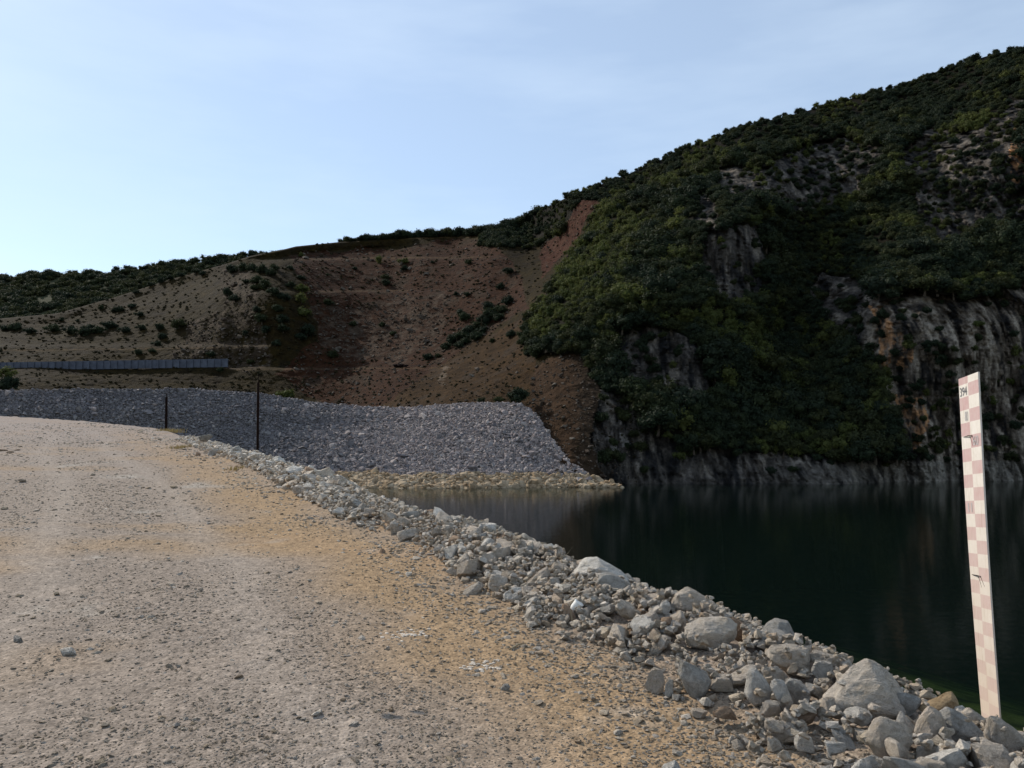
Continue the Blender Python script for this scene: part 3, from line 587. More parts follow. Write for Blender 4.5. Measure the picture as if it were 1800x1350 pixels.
# big rocks of the berm: u, v centre, width, height in photo pixels, kind, shape seed, roll, label, extra distance
HERO = [
 (1518, 1212, 150, 92, 'hero', 3, 0, 'biggest boulder of the berm, broad and peaked with a grey hollow in its top'),
 (1596, 1240, 46, 40, 'hero_dark', 5, .2, 'small grey boulder leaning on the right end of the biggest peaked boulder'),
 (1648, 1240, 66, 44, 'hero_tan', 8, .3, 'ochre yellow boulder at the water edge right of the biggest boulder'),
 (1690, 1278, 76, 58, 'hero_dark', 11, -.5, 'flat faced grey boulder just left of the foot of the gauge board'),
 (1722, 1272, 60, 50, 'hero', 12, -.4, 'pale slab at the foot of the gauge board behind the grey boulder'),
 (1768, 1294, 72, 64, 'hero', 15, .35, 'large pale angular boulder right below the gauge board'),
 (1640, 1280, 62, 66, 'hero', 17, .1, 'pinkish angular boulder below the ochre one near the water'),
 (1562, 1298, 80, 66, 'hero', 21, -.3, 'big tan and white broken boulder below the biggest boulder'),
 (1590, 1272, 34, 38, 'hero_white', 23, .4, 'white pointed stone standing between two big boulders'),
 (1508, 1260, 46, 26, 'hero_white', 24, 0, 'bright white flat stone in front of the biggest boulder'),
 (1250, 1114, 90, 52, 'hero', 27, .05, 'big rounded light grey boulder in the middle of the berm'),
 (1298, 1108, 40, 40, 'hero_brown', 29, 0, 'rusty brown rock tucked behind the rounded light grey boulder'),
 (1364, 1108, 62, 36, 'hero_dark', 31, 0, 'dark grey humped rock against the water above the flat slab'),
 (1364, 1126, 84, 34, 'hero_dark', 33, .15, 'flat grey slab in front of the dark humped rock'),
 (1386, 1162, 76, 52, 'hero', 35, -.15, 'big blocky pale boulder below the flat grey slab'),
 (1452, 1160, 58, 34, 'hero', 37, .25, 'pinkish rough boulder on the crest between two larger ones'),
 (1446, 1182, 38, 36, 'hero_dark', 39, .1, 'small grey upright block under the pinkish crest boulder'),
 (1222, 1194, 56, 62, 'hero_dark', 41, .5, 'grey speckled upright boulder with a narrow foot on the road side'),
 (1152, 1196, 36, 38, 'hero', 43, .1, 'brown rounded stone at the road side edge of the berm'),
 (1176, 1208, 20, 28, 'hero_white', 44, .2, 'small pale stone leaning on the brown rounded one'),
 (1268, 1202, 40, 26, 'hero', 45, 0, 'smooth oblong stone right of the grey speckled upright boulder'),
 (1332, 1208, 46, 58, 'hero_white', 47, -.25, 'white pointed boulder standing upright in the middle of the pile'),
 (1374, 1222, 38, 52, 'hero_white', 49, .45, 'long white boulder tilted beside the white pointed one'),
 (1302, 1188, 60, 34, 'hero', 51, -.5, 'long pale slab sloping up behind the white pointed boulder'),
 (1360, 1184, 48, 30, 'hero', 53, .1, 'grey wedge shaped stone behind the long white boulder'),
 (1300, 1178, 50, 32, 'hero', 54, .1, 'lumpy beige boulder left of the blocky pale boulder'),
 (1276, 1254, 48, 36, 'hero_brown', 55, .35, 'dark brown angular boulder on the earthy road side'),
 (1352, 1247, 36, 28, 'hero', 57, 0, 'half shaded round stone below the white pointed boulder'),
 (1412, 1258, 44, 26, 'hero_brown', 59, 0, 'brown stone in a shaded hollow of the pile'),
 (1336, 1276, 30, 42, 'hero_brown', 61, .2, 'reddish brown upright stone at the lower road side of the pile'),
 (1416, 1306, 40, 32, 'hero_white', 63, .2, 'white wedge shaped stone near the lower frame edge'),
 (1390, 1332, 34, 40, 'hero', 65, 0, 'cracked tan block at the very bottom of the picture'),
 (1182, 1338, 34, 18, 'hero_white', 66, 0, 'flat white stone on the sand at the bottom of the picture'),
 (1470, 1318, 36, 24, 'hero_white', 67, 0, 'light flat topped stone left of the big tan and white boulder'),
 (1530, 1345, 60, 40, 'hero_white', 69, .2, 'broad white stone cut off by the bottom edge'),
 (1735, 1318, 46, 36, 'hero', 70, -.2, 'beige rounded stone below the large boulder at the gauge board'),
 (1700, 1322, 40, 34, 'hero', 71, .3, 'pale stone left of the beige rounded stone near the corner'),
 (1052, 1004, 112, 46, 'hero_white', 73, .35, 'long white slab boulder on the crest against the water'),
 (1072, 1030, 62, 42, 'hero_dark', 75, -.2, 'blue grey boulder just below the long white slab'),
 (946, 1016, 42, 36, 'hero', 77, -.3, 'pinkish angular boulder left of the long white slab'),
 (1026, 1046, 40, 24, 'hero', 79, -.4, 'tilted oblong stone below the blue grey boulder'),
 (1000, 1076, 30, 26, 'hero_brown', 81, .1, 'round brown stone in front of the white can'),
 (1218, 1056, 78, 42, 'hero', 83, .4, 'crusty earth covered boulder on the crest sloping to the water'),
 (1165, 1048, 38, 24, 'hero', 85, 0, 'triangular pale stone left of the crusty crest boulder'),
 (1264, 1078, 32, 28, 'hero', 87, -.4, 'upright leaning stone right of the crusty crest boulder'),
 (1192, 1094, 34, 40, 'hero', 89, .2, 'brownish upright block left of the rounded light grey boulder'),
 (1100, 1070, 42, 44, 'hero', 91, -.5, 'sloping grey block right of the white can'),
 (832, 1030, 38, 24, 'hero', 93, -.35, 'oblong lone rock lying on the sand beside the pile'),
 (120, 1137, 30, 18, 'hero_white', 95, -.2, 'lone white topped stone on the gravel at the left'),
 (888, 1200, 16, 12, 'hero_dark', 96, 0, 'small dark stone alone on the gravel in mid road'),
 (30, 1118, 18, 12, 'hero_dark', 97, 0, 'dark grey stone near the left edge of the gravel'),
 (672, 966, 12, 10, 'hero_brown', 98, 0, 'small reddish stone on the sand outside the pile'),
 (513, 827, 44, 16, 'hero_white', 101, .1, 'low broad white boulder among the distant white ones right of the tall post'),
 (488, 810, 30, 15, 'hero_white', 103, 0, 'grey white boulder behind the low broad white one'),
 (446, 800, 30, 9, 'hero_white', 105, .05, 'flat white slab at the foot of the tall rusty post'),
 (428, 804, 20, 14, 'hero', 107, .1, 'tan flat rock with a shaded side left of the white slab'),
 (552, 830, 24, 12, 'hero_white', 109, .2, 'white boulder at the right end of the distant row'),
 (472, 815, 22, 14, 'hero_white', 110, .2, 'small bright white rock in the distant row'),
 (568, 842, 18, 16, 'hero_dark', 111, .2, 'grey upright stone past the distant white boulders'),
 (600, 860, 20, 15, 'hero', 112, .6, 'slanting slab on the crest where the lake begins'),
 (415, 788, 18, 9, 'hero_white', 113, 0, 'white flat rock behind the tall rusty post'),
 (362, 770, 22, 13, 'hero_dark', 115, 0, 'blue grey stone on the crest between the two posts'),
 (375, 795, 18, 12, 'hero_dark', 117, 0, 'rounded dark grey stone at the road edge between the two posts'),
 (384, 783, 20, 12, 'hero', 119, 0, 'tan rock above the rounded dark stone between the posts'),
 (348, 798, 10, 8, 'hero_brown', 121, 0, 'small brown stone left of the rounded dark grey one'),
]
OUTL = {3: [(-1, -.75), (-.95, -.3), (-.25, .75), (.1, 1), (.45, .8), (.75, .1), (1, -.6), (.9, -1), (-.8, -1)],
 15: [(-.75, .95), (-.3, .85), (.4, .35), (1, -.35), (.9, -.8), (-.1, -1), (-.8, -.6), (-1, .1)],
 11: [(-1, -.7), (-.95, .6), (-.55, 1), (.1, .6), (.95, -.3), (1, -.8), (.2, -1)],
 17: [(-.9, 0), (-.5, .8), (-.1, 1), (.5, .7), (.7, -.1), (1, -.6), (.6, -1), (-.4, -.7), (-1, -.4)],
 21: [(-1, -.1), (-.6, .8), (-.2, 1), (.5, .8), (1, .2), (.6, -.5), (-.2, -1), (-.5, -.9)],
 27: [(-1, -.1), (-.85, .5), (-.3, .95), (.7, 1), (1, .5), (.9, -.6), (.3, -1), (-.8, -.7)],
 35: [(-1, .4), (-.7, .9), (.5, 1), (.95, .7), (1, -.6), (.6, -1), (-.2, -.6)],
 41: [(-1, .3), (-.8, 1), (0, .6), (.7, .3), (1, -.2), (.5, -1), (-.2, -1)],
 47: [(-1, -.3), (-.6, .8), (-.2, 1), (.5, .4), (1, -.1), (.8, -.6), (-.1, -1)],
 49: [(-1, .6), (-.5, 1), (.2, .8), (.6, 0), (1, -.5), (.6, -1), (.1, -.8), (-.6, .1)],
 33: [(-1, .2), (-.6, .9), (.2, 1), (1, -.1), (.9, -.6), (-.3, -1), (-.9, -.4)],
 31: [(-1, -.6), (-.5, .6), (0, 1), (.5, .8), (1, -.7), (0, -1)],
 73: [(-1, -.6), (-.4, .9), (-.1, 1), (.6, 0), (1, -.9), (.2, -1), (-.9, -1)],
 75: [(-1, -.5), (-.7, .5), (-.3, 1), (.5, .8), (1, .1), (.7, -.8), (-.8, -1)],
 77: [(-1, -.4), (.2, .7), (.8, 1), (1, .3), (.6, -.8), (-.4, -1), (-.9, -.8)],
 83: [(-1, -.5), (-.7, .5), (-.2, 1), (.3, .5), (.8, -.1), (1, -.7), (.4, -1), (-.8, -1)],
 8: [(-1, -.3), (-.3, .2), (.3, .8), (.7, 1), (.95, .3), (.8, -.8), (0, -1), (-.6, -.7)],
 12: [(-1, .6), (-.5, 1), (.4, .2), (1, -.4), (.9, -1), (-.6, -.8)],
 23: [(-.2, 1), (.9, -.3), (.8, -1), (-.9, -1), (-.8, -.2)],
 101: [(-1, -.8), (-.5, .3), (0, 1), (.6, .5), (1, -.5), (.8, -1)],
 79: [(-1, -.6), (-.6, .1), (.7, 1), (1, .7), (.6, -.1), (-.5, -1)],
 93: [(-1, -.6), (-.7, 0), (.5, 1), (1, .5), (.7, -.3), (-.6, -1)],
 105: [(-1, -.6), (-.7, .6), (.1, 1), (.9, .4), (1, -.7), (0, -1)],
 103: [(-1, -.8), (-.4, .7), (.1, 1), (.7, .2), (1, -.9)],
 109: [(-1, -.9), (-.5, .4), (.2, 1), (.8, 0), (1, -.9)],
 113: [(-1, -.8), (-.3, .8), (.5, 1), (1, -.7)],
 51: [(-1, -.9), (-.6, -.1), (.6, 1), (1, .9), (.8, .2), (-.2, -1)],
 85: [(-1, -1), (-.1, 1), (.4, .7), (1, -1)]}
hero_objs = []
def place_rock(name, me, loc, rot, scale, label, group=None, cat='rock', lib=hero_objs):
    o = link(name, me); o.location = loc; o.rotation_euler = rot; o.scale = scale; tag(o, label, cat, group); lib.append(o); return o
BOX = []; SU = np.array([a for a, _ in sil], float); SY = crest[2:2+len(sil), 1]
for (u, v, wp, hp, mk, seed, roll, label) in HERO:
    D0 = (hit(u, v+hp*.42) or 6.)-.06
    if v > 760: D0 = min(D0, float(np.interp(-u, -SU, SY))+.12)
    BOX.append((u, v, wp, hp))
    wd = wp/F*D0; dep = wd*rnd.uniform(.55, .75); D = D0+dep*.28
    wd = wp/F*D; hh = hp/F*D
    # half sizes chosen so that the rolled shape keeps the seen width and height
    roll = 0 if seed in OUTL else roll
    c_, s_ = abs(math.cos(roll)), abs(math.sin(roll)); a_, b_ = wd/2, hh/2
    if roll:
        sa = (a_*c_-b_*s_)/max(c_*c_-s_*s_, .3); sb = (b_*c_-a_*s_)/max(c_*c_-s_*s_, .3)
        a_, b_ = max(sa, .45*wd/2), max(sb, .35*hh/2)*1.05
    big = wp > 50
    me = rock_mesh('rock', seed, M[mk], 5 if (big or seed in OUTL) else 4, 9, 90, .042, outline=OUTL.get(seed))
    c = P(u, v, D)
    if seed in (93, 95, 96, 97, 98, 66): c[2] = min(c[2], float(ground_z(np.array([c[0]]), np.array([c[1]]))[0])+.55*b_)
    o = place_rock('boulder' if wp > 45 else 'rock', me, tuple(c), (rnd.uniform(-.1, .1), roll, rnd.uniform(-.12, .12) if seed in OUTL else rnd.uniform(-.35, .35)), (a_*1.03, dep/2, b_*1.1), label, None, 'boulder' if wp > 45 else 'rock')
    drop(c[0], c[1], wd*.46, hh*.5, top=c[2])

# medium and small stones
MED = [rock_mesh('rock', 300+i, M['hero'], 4 if i < 6 else 3, 9, 60, .03) for i in range(14)]
for i, me in enumerate(MED):
    me.materials[0] = M[('hero', 'hero', 'hero_white', 'hero', 'hero_dark', 'hero', 'hero_brown')[i % 7] if i != 6 else 'hero_white']
inner = lambda y: np.interp(y, [3, 5, 7, 10, 14, 20, 28], [1.08, .95, .86, .78, .72, .62, .45])
def sample_berm(n, y0, y1, out=1.3, pw=1.):
    al0_, al1_ = [np.interp(yy, crest[1:-3, 1], seg[1:-3]) for yy in (y0, y1)]
    a = rng.uniform(0, 1, n); al = al0_+(al1_-al0_)*a**pw
    cx = np.interp(al, seg, crest[:, 0]); cy = np.interp(al, seg, crest[:, 1])
    cx2 = np.interp(al+.3, seg, crest[:, 0]); cy2 = np.interp(al+.3, seg, crest[:, 1])
    tx, ty = cx2-cx, cy2-cy; l = np.hypot(tx, ty); nx, ny = ty/l, -tx/l     # towards the water
    s = -inner(cy)+(inner(cy)+out)*rng.beta(1.35, 1.35, n)
    return cx+nx*s, cy+ny*s, s
cand = []
for n, y0, y1, r0, r1, out in ((420, 2.9, 9, .05, .12, 1.0), (380, 6, 16, .05, .12, .8), (160, 14, 27, .07, .16, .7)):
    x, y, s = sample_berm(n, y0, y1, out)
    r_ = r0*(r1/r0)**(rng.uniform(0, 1, n)**1.8)
    r_ *= np.where(s < -.8, .6, 1)
    cand += list(zip(x, y, r_))
cand.sort(key=lambda c: -c[2])
placed = []
for x, y, r_ in cand:
    i = int((y-HY0)/HC); j = int((x-HX0)/HC)
    if not (0 <= i < H.shape[0] and 0 <= j < H.shape[1]) or H[i, j]-H0[i, j] > .10: continue
    pu, pv = pixel(np.array([x, y, float(H[i, j])+r_*.5])); rp_ = r_/y*F*.6
    if any(abs(pu-a_)*2 < b_w+rp_ and -.62*b_h-rp_*.5 < pv-b_v < .42*b_h+rp_*.3 for a_, b_v, b_w, b_h in BOX if b_w > 26): continue
    sc = (r_*rnd.uniform(.85, 1.35), r_*rnd.uniform(.7, 1.1), r_*rnd.uniform(.5, .85))
    cz = drop(x, y, r_, sc[2], .25)
    if cz is None: continue
    placed.append((x, y, cz, sc, r_))
px_size = [q_[4]/q_[1] for q_ in placed]; order = np.argsort(px_size)[::-1]
NIND = 300-len(HERO)
GL = 'medium broken limestone rock in the long heap of stones between gravel road and lake'
zones = [('mid sized broken rock in the near part of the stone heap by the gauge board', 'mid sized rocks of the near stone heap'),
         ('mid sized broken rock in the middle stretch of the stone heap beside the road', 'mid sized rocks of the middle stone heap'),
         ('mid sized pale rock in the distant stretch of the stone heap near the posts', 'mid sized rocks of the distant stone heap')]
rest = []
for k, i in enumerate(order):
    x, y, z, sc, r_ = placed[i]; rot = (rnd.uniform(-.5, .5), rnd.uniform(-.5, .5), rnd.uniform(0, 6.28))
    if k < NIND:
        u_ = float(pixel(np.array([x, y, z]))[0]); mi_ = rnd.randrange(14)
        zt_ = [t_z for lim, t_z in ((560, 'in the distant heap by the white boulders'), (700, 'where the heap first meets the lake'), (830, 'in the heap before the lone oblong rock'), (960, 'in the heap beside the lone oblong rock'), (1060, 'in the heap around the white can'), (1180, 'in the heap below the blue grey boulder'), (1300, 'in the heap around the rounded light grey boulder'), (1430, 'in the heap around the white pointed boulder'), (1580, 'in the heap around the biggest boulder'), (1700, 'in the heap between the biggest boulder and gauge board'), (9999, 'in the heap at the foot of the gauge board')) if u_ < lim][0]
        tn_ = ('beige', 'light beige', 'whitish', 'beige', 'grey', 'beige', 'brown')[mi_ % 7] if mi_ != 6 else 'whitish'; sz_ = 'fist sized' if r_ < .07 else 'head sized'
        o = place_rock('rock', MED[mi_], (x, y, z), rot, sc, '%s %s rock %s' % (sz_, tn_, zt_), tn_+' '+sz_+' rocks '+zt_)
    else: rest.append((x, y, z, rot, sc))
# source shapes for the scattered stones: they lie loose on the road as things of their own
SRC = {}
def sources(key, mat, n, spots, label, cat, group, size, name='stone'):
    out = []
    for i in range(n):
        u, v = spots[i % len(spots)]; D = hit(u, v) or 8.
        p_ = P(u, v, D); sz = size*rnd.uniform(.8, 1.2)
        me = hull_mesh(name, hash(key) % 1000+i*7+len(key), mat, 12+i % 4)
        o = link(name, me); o.location = (p_[0], p_[1], p_[2]+sz*.35); o.scale = (sz*1.2, sz, sz*.7); o.rotation_euler = (0, 0, rnd.uniform(0, 6)); tag(o, label, cat, group); out.append(o)
    SRC[key] = out; return out
def srcset(key, mat, n, seed, spots, label, cat, group, size, name='stone'):
    out = []
    for i in range(n):
        u, v = spots[i]; D = hit(u, v) or 8.
        p_ = P(u, v, D); sz = size*rnd.uniform(.8, 1.2)*D/8
        o = link(name, hull_mesh(name, seed+i*7, mat, 12+i % 4)); o.location = (p_[0], p_[1], float(ground_z(np.array([p_[0]]), np.array([p_[1]]))[0])+sz*.25)
        o.scale = (sz*1.2, sz, sz*.6); o.rotation_euler = (0, 0, rnd.uniform(0, 6)); tag(o, label, cat, group); out.append(o)
    return out
S_stone = srcset('stone', M['stone'], 8, 500, [(1010, 1190), (948, 1150), (905, 1112), (846, 1075), (1040, 1230), (1062, 1255), (1086, 1290), (720, 1010)], 'small loose stone fallen onto the ochre sand beside the stone heap', 'stone', 'loose stones on the sand beside the heap', .05)
S_peb = srcset('pebble', M['pebble'], 8, 600, [(190, 1160), (310, 1275), (560, 1060), (420, 1190), (690, 1250), (250, 1085), (100, 1045), (760, 1180)], 'finger sized stone lying loose on the grey gravel road', 'stone', 'loose stones on the gravel road', .035)
sx, sy, ssd = [], [], []
pos, rots, scs = [], [], []
for q_ in rest: pos.append(q_[:3]); rots.append(q_[3]); scs.append(q_[4])
for n, y0, y1, r0, r1, out, pw in ((7500, 2.8, 9, .016, .05, 1.0, 1), (6500, 6, 15, .02, .055, .9, 1), (4500, 13, 29, .03, .08, .8, 1)):
    x, y, s = sample_berm(n, y0, y1, out, pw); r_ = r0*(r1/r0)**(rng.uniform(0, 1, n)**1.6)
    for a, b_, c_ in sorted(zip(x, y, r_), key=lambda q_: -q_[2]):
        i = int((b_-HY0)/HC); j = int((a-HX0)/HC)
        if not (0 <= i < H.shape[0] and 0 <= j < H.shape[1]) or H[i, j]-H0[i, j] > .085: continue
        sc = (c_*rnd.uniform(.9, 1.5), c_*rnd.uniform(.7, 1.1), c_*rnd.uniform(.5, .85)); cz = drop(a, b_, c_, sc[2], .3)
        if cz is None: continue
        pos.append((a, b_, cz)); rots.append((rnd.uniform(-.6, .6), rnd.uniform(-.6, .6), rnd.uniform(0, 6.28))); scs.append(sc)
n = 9000; x, y, s = sample_berm(n, 2.8, 24, 0.); 
s2_ = 1.0+5.6*rng.uniform(0, 1, n)**1.3; al2 = rng.uniform(*[np.interp(yy, crest[1:-3, 1], seg[1:-3]) for yy in (1.5, 24)], n)
cx = np.interp(al2, seg, crest[:, 0]); cy = np.interp(al2, seg, crest[:, 1]); tx = np.interp(al2+.3, seg, crest[:, 0])-cx; ty = np.interp(al2+.3, seg, crest[:, 1])-cy; l = np.hypot(tx, ty)
bx, by = cx+ty/l*s2_, cy-tx/l*s2_; bz2 = ground_z(bx, by); br = .025*np.exp(rng.normal(0, .55, n))+.012
for i in range(n):
    pos.append((bx[i], by[i], bz2[i]+br[i]*.3)); rots.append((rnd.uniform(-.6, .6), rnd.uniform(-.6, .6), rnd.uniform(0, 6.28))); scs.append((br[i]*1.3, br[i], br[i]*.7))
scatter('rubble', pos, rots, scs, S_stone, rng.integers(0, 8, len(pos)), label='small broken stones filling the heap between the larger rocks')
# gravel of the road
n = 230000
Yg = 2.9*(46/2.9)**(rng.uniform(0, 1, n)**1.12); a = rng.uniform(-.70, .70, n); Xg = np.tan(a)*Yg*.98
s, al = crest_sd(Xg, Yg); keep = (s < -.15); Xg, Yg, s = Xg[keep], Yg[keep], s[keep]
dn = fbm(xy(Xg, Yg)*np.array([.35, .8, 1]), 3, 21); dn2 = fbm(xy(Xg, Yg)*2.5, 2, 77)
keep = rng.uniform(0, 1, len(Xg)) < np.clip(.6-1.0*dn+.5*dn2, .12, 1)*(1-.7*np.clip(track(s, Yg), 0, 1))*np.where(s > -2.2, .5+.5*np.exp(-((s+.9)/.5)**2), 1); Xg, Yg, s = Xg[keep], Yg[keep], s[keep]
Zg = ground_z(Xg, Yg); k = len(Xg)
sz = .0034*(1+Yg*.16)*np.exp(rng.normal(0, .48, k)); big = rng.uniform(0, 1, k) < .012; sz = np.where(big, sz*2.3, sz)
near = np.exp(-((s+.9)/.45)**2); sz = sz*(1+.5*near)
scl = np.stack([sz*rng.uniform(.9, 1.6, k), sz*rng.uniform(.7, 1.1, k), sz*rng.uniform(.35, .65, k)], 1)
scatter('gravel', np.stack([Xg, Yg, Zg+scl[:, 2]*.05], 1), np.stack([rng.uniform(-.4, .4, k), rng.uniform(-.4, .4, k), rng.uniform(0, 6.28, k)], 1), scl, S_peb, rng.integers(0, 8, k), label='grey and tan gravel scattered over the road')

# ------------------------------------------------------------------ riprap
MS = [rock_mesh('shore_stone', 700+i, M['shore'], 2, 10, 20, 0) for i in range(6)]
k = 0
def emb_point(ui, si): return EM[si, ui]
cols = np.where((eu > 612) & (eu < 1085))[0]
shore = []
sW = np.array([np.argmin(np.abs(EM[:, c, 2]-WZ)) for c in range(nu)])
for i in range(150):
    c = int(rng.choice(cols)); up = int(abs(rng.normal(0, 2.2)))
    p_ = EM[max(sW[c]-up, 0), c]; r_ = rnd.uniform(.22, .42)
    shore.append(p_)
    o = link('shore_stone', MS[i % 6]); o.location = (p_[0]+rnd.uniform(-.15, .15), p_[1]-.1, p_[2]+r_*.2); o.scale = (r_*rnd.uniform(1, 1.5), r_, r_*rnd.uniform(.5, .8)); o.rotation_euler = (rnd.uniform(-.3, .3), rnd.uniform(-.3, .3), rnd.uniform(0, 6))
    tag(o, 'ochre stained stone along the waterline at the foot of the grey embankment', 'stone', 'stained stones along the far waterline')
RS = []
for i in range(6):
    c = int(rng.choice(cols)); p_ = EM[max(sW[c]-14-i*6, 0), c]; o = link('riprap_stone', hull_mesh('riprap_stone', 800+i, M['riprap'], 13)); o.location = (p_[0], p_[1], p_[2]+.2); o.scale = (.5, .4, .35)
    tag(o, 'larger grey stone standing proud on the right face of the embankment', 'stone', 'proud stones of the grey embankment'); RS.append(o)
n = 88000
# even over the true area
d1 = np.linalg.norm(EM[1:, 1:]-EM[:-1, 1:], axis=-1)*np.linalg.norm(EM[1:, 1:]-EM[1:, :-1], axis=-1); zc = EM[1:, 1:, 2]
pr_ = (d1*(zc > WZ-.8)).ravel(); pr_ /= pr_.sum(); ci = rng.choice(len(pr_), n, p=pr_); ri, cj = ci//(nu-1)+1, ci % (nu-1)+1
f1 = rng.uniform(0, 1, (n, 1)); f2 = rng.uniform(0, 1, (n, 1))
pp = EM[ri, cj]+(EM[ri-1, cj]-EM[ri, cj])*f1+(EM[ri, cj-1]-EM[ri, cj])*f2
r_ = .105*np.exp(rng.normal(0, .42, n)); r_ *= np.interp(pp[:, 2]-WZ, [0, 1.2, 3], [1.35, 1.15, 1])
pp[:, 2] += r_*.15
scl = np.stack([r_*rng.uniform(1, 1.6, n), r_*rng.uniform(.8, 1.2, n), r_*rng.uniform(.5, .9, n)], 1)
low = (pp[:, 2]-WZ) < 1.15+.4*fbm(pp*.5, 2, 4)
rot = np.stack([rng.uniform(-.6, .6, n)+.4, rng.uniform(-.6, .6, n), rng.uniform(0, 6.28, n)], 1)
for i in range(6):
    c = int(rng.choice(cols)); p_ = EM[max(sW[c]-20-i*6, 0), c]; o = link('riprap_stone', hull_mesh('riprap_stone', 830+i, M['riprap_sunlit'], 13)); o.location = (p_[0], p_[1], p_[2]+.2); o.scale = (.45, .4, .3)
    tag(o, 'larger sunlit brown stone on the right face of the embankment', 'stone', 'pale proud stones of the grey embankment'); RS.append(o)
src_all = RS+[bpy.data.objects[x] for x in [o.name for o in COL.objects if o.name.startswith('shore_stone')][:6]]
eur = np.interp(cj, np.arange(nu), eu)+40*fbm(pp*.15, 2, 6); litc = rng.uniform(0, 1, n) < np.interp(eur, [480, 640, 700], [.06, .5, .85])  # past the fold most stones take the colour with sunlight painted in
idx = np.where(low, rng.integers(12, 18, n), np.where(litc, rng.integers(6, 12, n), rng.integers(0, 6, n)))
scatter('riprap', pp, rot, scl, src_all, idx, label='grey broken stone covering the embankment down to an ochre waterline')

# ------------------------------------------------------------------ trees and shrubs
def crown(name, seed, mat, lobes=9, leaves=800, flat=.8, size=.085):
    r = np.random.default_rng(seed); V = []; Fc = []
    c = r.normal(size=(lobes, 3)); c /= np.linalg.norm(c, axis=1)[:, None]; c *= r.uniform(.35, .85, (lobes, 1)); c[:, 2] = c[:, 2]*flat*.75; c[0] = (0, 0, 0)
    lr = r.uniform(.22, .45, lobes); lr[0] = .52
    iv, iF = ICO[2]
    for ci_, l_ in zip(c, lr):
        n_ = 1+.18*fbm(iv*2.5+ci_*9, 2, seed); b0 = sum(len(x) for x in V); V.append(iv*(l_*.66*n_)[:, None]+ci_); Fc.append(np.c_[iF, iF[:, 2]]+b0)
    k = r.integers(0, lobes, leaves); d = r.normal(size=(leaves, 3)); d /= np.linalg.norm(d, axis=1)[:, None]
    base = c[k]+d*(lr[k]*(.74+.75*r.uniform(0, 1, leaves)**2))[:, None]
    nrm = d+r.normal(size=(leaves, 3))*.55; nrm /= np.linalg.norm(nrm, axis=1)[:, None]
    t = np.cross(nrm, r.normal(size=(leaves, 3))); t /= np.linalg.norm(t, axis=1)[:, None]; bt = np.cross(nrm, t)
    s_ = size*r.uniform(.6, 1.4, leaves)[:, None]
    q4 = np.stack([base-t*s_, base-bt*s_*.6+nrm*s_*.2, base+t*s_, base+bt*s_*.6-nrm*s_*.1], 1)
    b0 = sum(len(x) for x in V); V.append(q4.reshape(-1, 3)); Fc.append(np.arange(leaves*4).reshape(-1, 4)+b0)
    V = np.concatenate(V); Fc = np.concatenate(Fc); tri = Fc[:, 2] == Fc[:, 3]
    me = bpy.data.meshes.new(name); me.from_pydata(V.tolist(), [], [tuple(f[:3]) if t_2 else tuple(f) for f, t_2 in zip(Fc.tolist(), tri)]); me.materials.append(mat); me.update()
    return me
CR = {'d': [crown('crown', 1000+i, M['leaf_dark'], 14+i, 1500) for i in range(4)], 'm': [crown('crown', 1100+i, M['leaf_mid'], 14+i, 1500) for i in range(4)],
      'l': [crown('crown', 1200+i, M['leaf_light'], 8+i, 800, 1.0) for i in range(3)]}
TR = prims([tube([(0, 0, -1.1), (.05, 0, -.6), (0, .05, .1)], [.09, .07, .04]), tube([(.05, 0, -.6), (.3, .1, -.1)], [.05, .02]), tube([(.05, 0, -.5), (-.25, -.1, 0)], [.05, .02])], 'trunk', [M['bark']])
treesrc = {}
def tree(name, loc, r_, kind, label, cat, group=None, tall=1.):
    e = bpy.data.objects.new(name, None); COL.objects.link(e); e.empty_display_size = .3; e.location = (loc[0], loc[1], loc[2]); e.rotation_euler = (0, 0, rnd.uniform(0, 6.28)); e.scale = (r_*rnd.uniform(.85, 1.2), r_*rnd.uniform(.85, 1.2), r_*tall*rnd.uniform(.75, 1.05))
    i = rnd.randrange(len(CR[kind])); c = link('crown', CR[kind][i], e); c.location = (0, 0, .55); treesrc.setdefault((kind, i), c)
    t = link('trunk', TR, e); t.location = (0, 0, .55)
    tag(e, label, cat, group); return e
def hill_at(u, v):
    j = int(np.argmin(np.abs(uu-u))); i = int(np.argmin(np.abs(VV[:, j]-v))); return PP[i, j]
# forest on the cliff hill
RK = rock
Tn = []
cellu = rng.uniform(915, 1830, 24000); cellv = rng.uniform(50, 850, 24000)
jj = np.clip(np.searchsorted(uu, cellu), 0, NU-1)
for u, v, j in zip(cellu, cellv, jj):
    if v < row_top[j]-2 or v > 846: continue
    i = int(round((row_bot[j]-v)/(row_bot[j]-row_top[j])*(NT-1)))
    i = min(max(i, 0), NT-1)
    if forest[i, j] < .5 and rnd.random() > ((.2 if v < 470 and not (1215 < u < 1350 and v > 385) else .05) if rock[i, j] > .5 else .0): continue
    if v > 815 and rnd.random() < .85: continue
    p_ = PP[i, j]
    onrock = forest[i, j] < .5
    if onrock and v < 470 and rnd.random() < .0: continue
    cn_ = float(fbm(p_[None]*.11, 2, 207)[0]); rr = rnd.uniform(.55, 1.5)*(1+1.1*max(cn_, -.35)) if not onrock else rnd.uniform(.35, .8)
    if v < row_top[j]+45: rr = min(rr, rnd.uniform(.45, 1.0))
    if 1040 < u < 1560 and v > 520: rr = rr*1.3
    Tn.append((p_, rr, u, v))
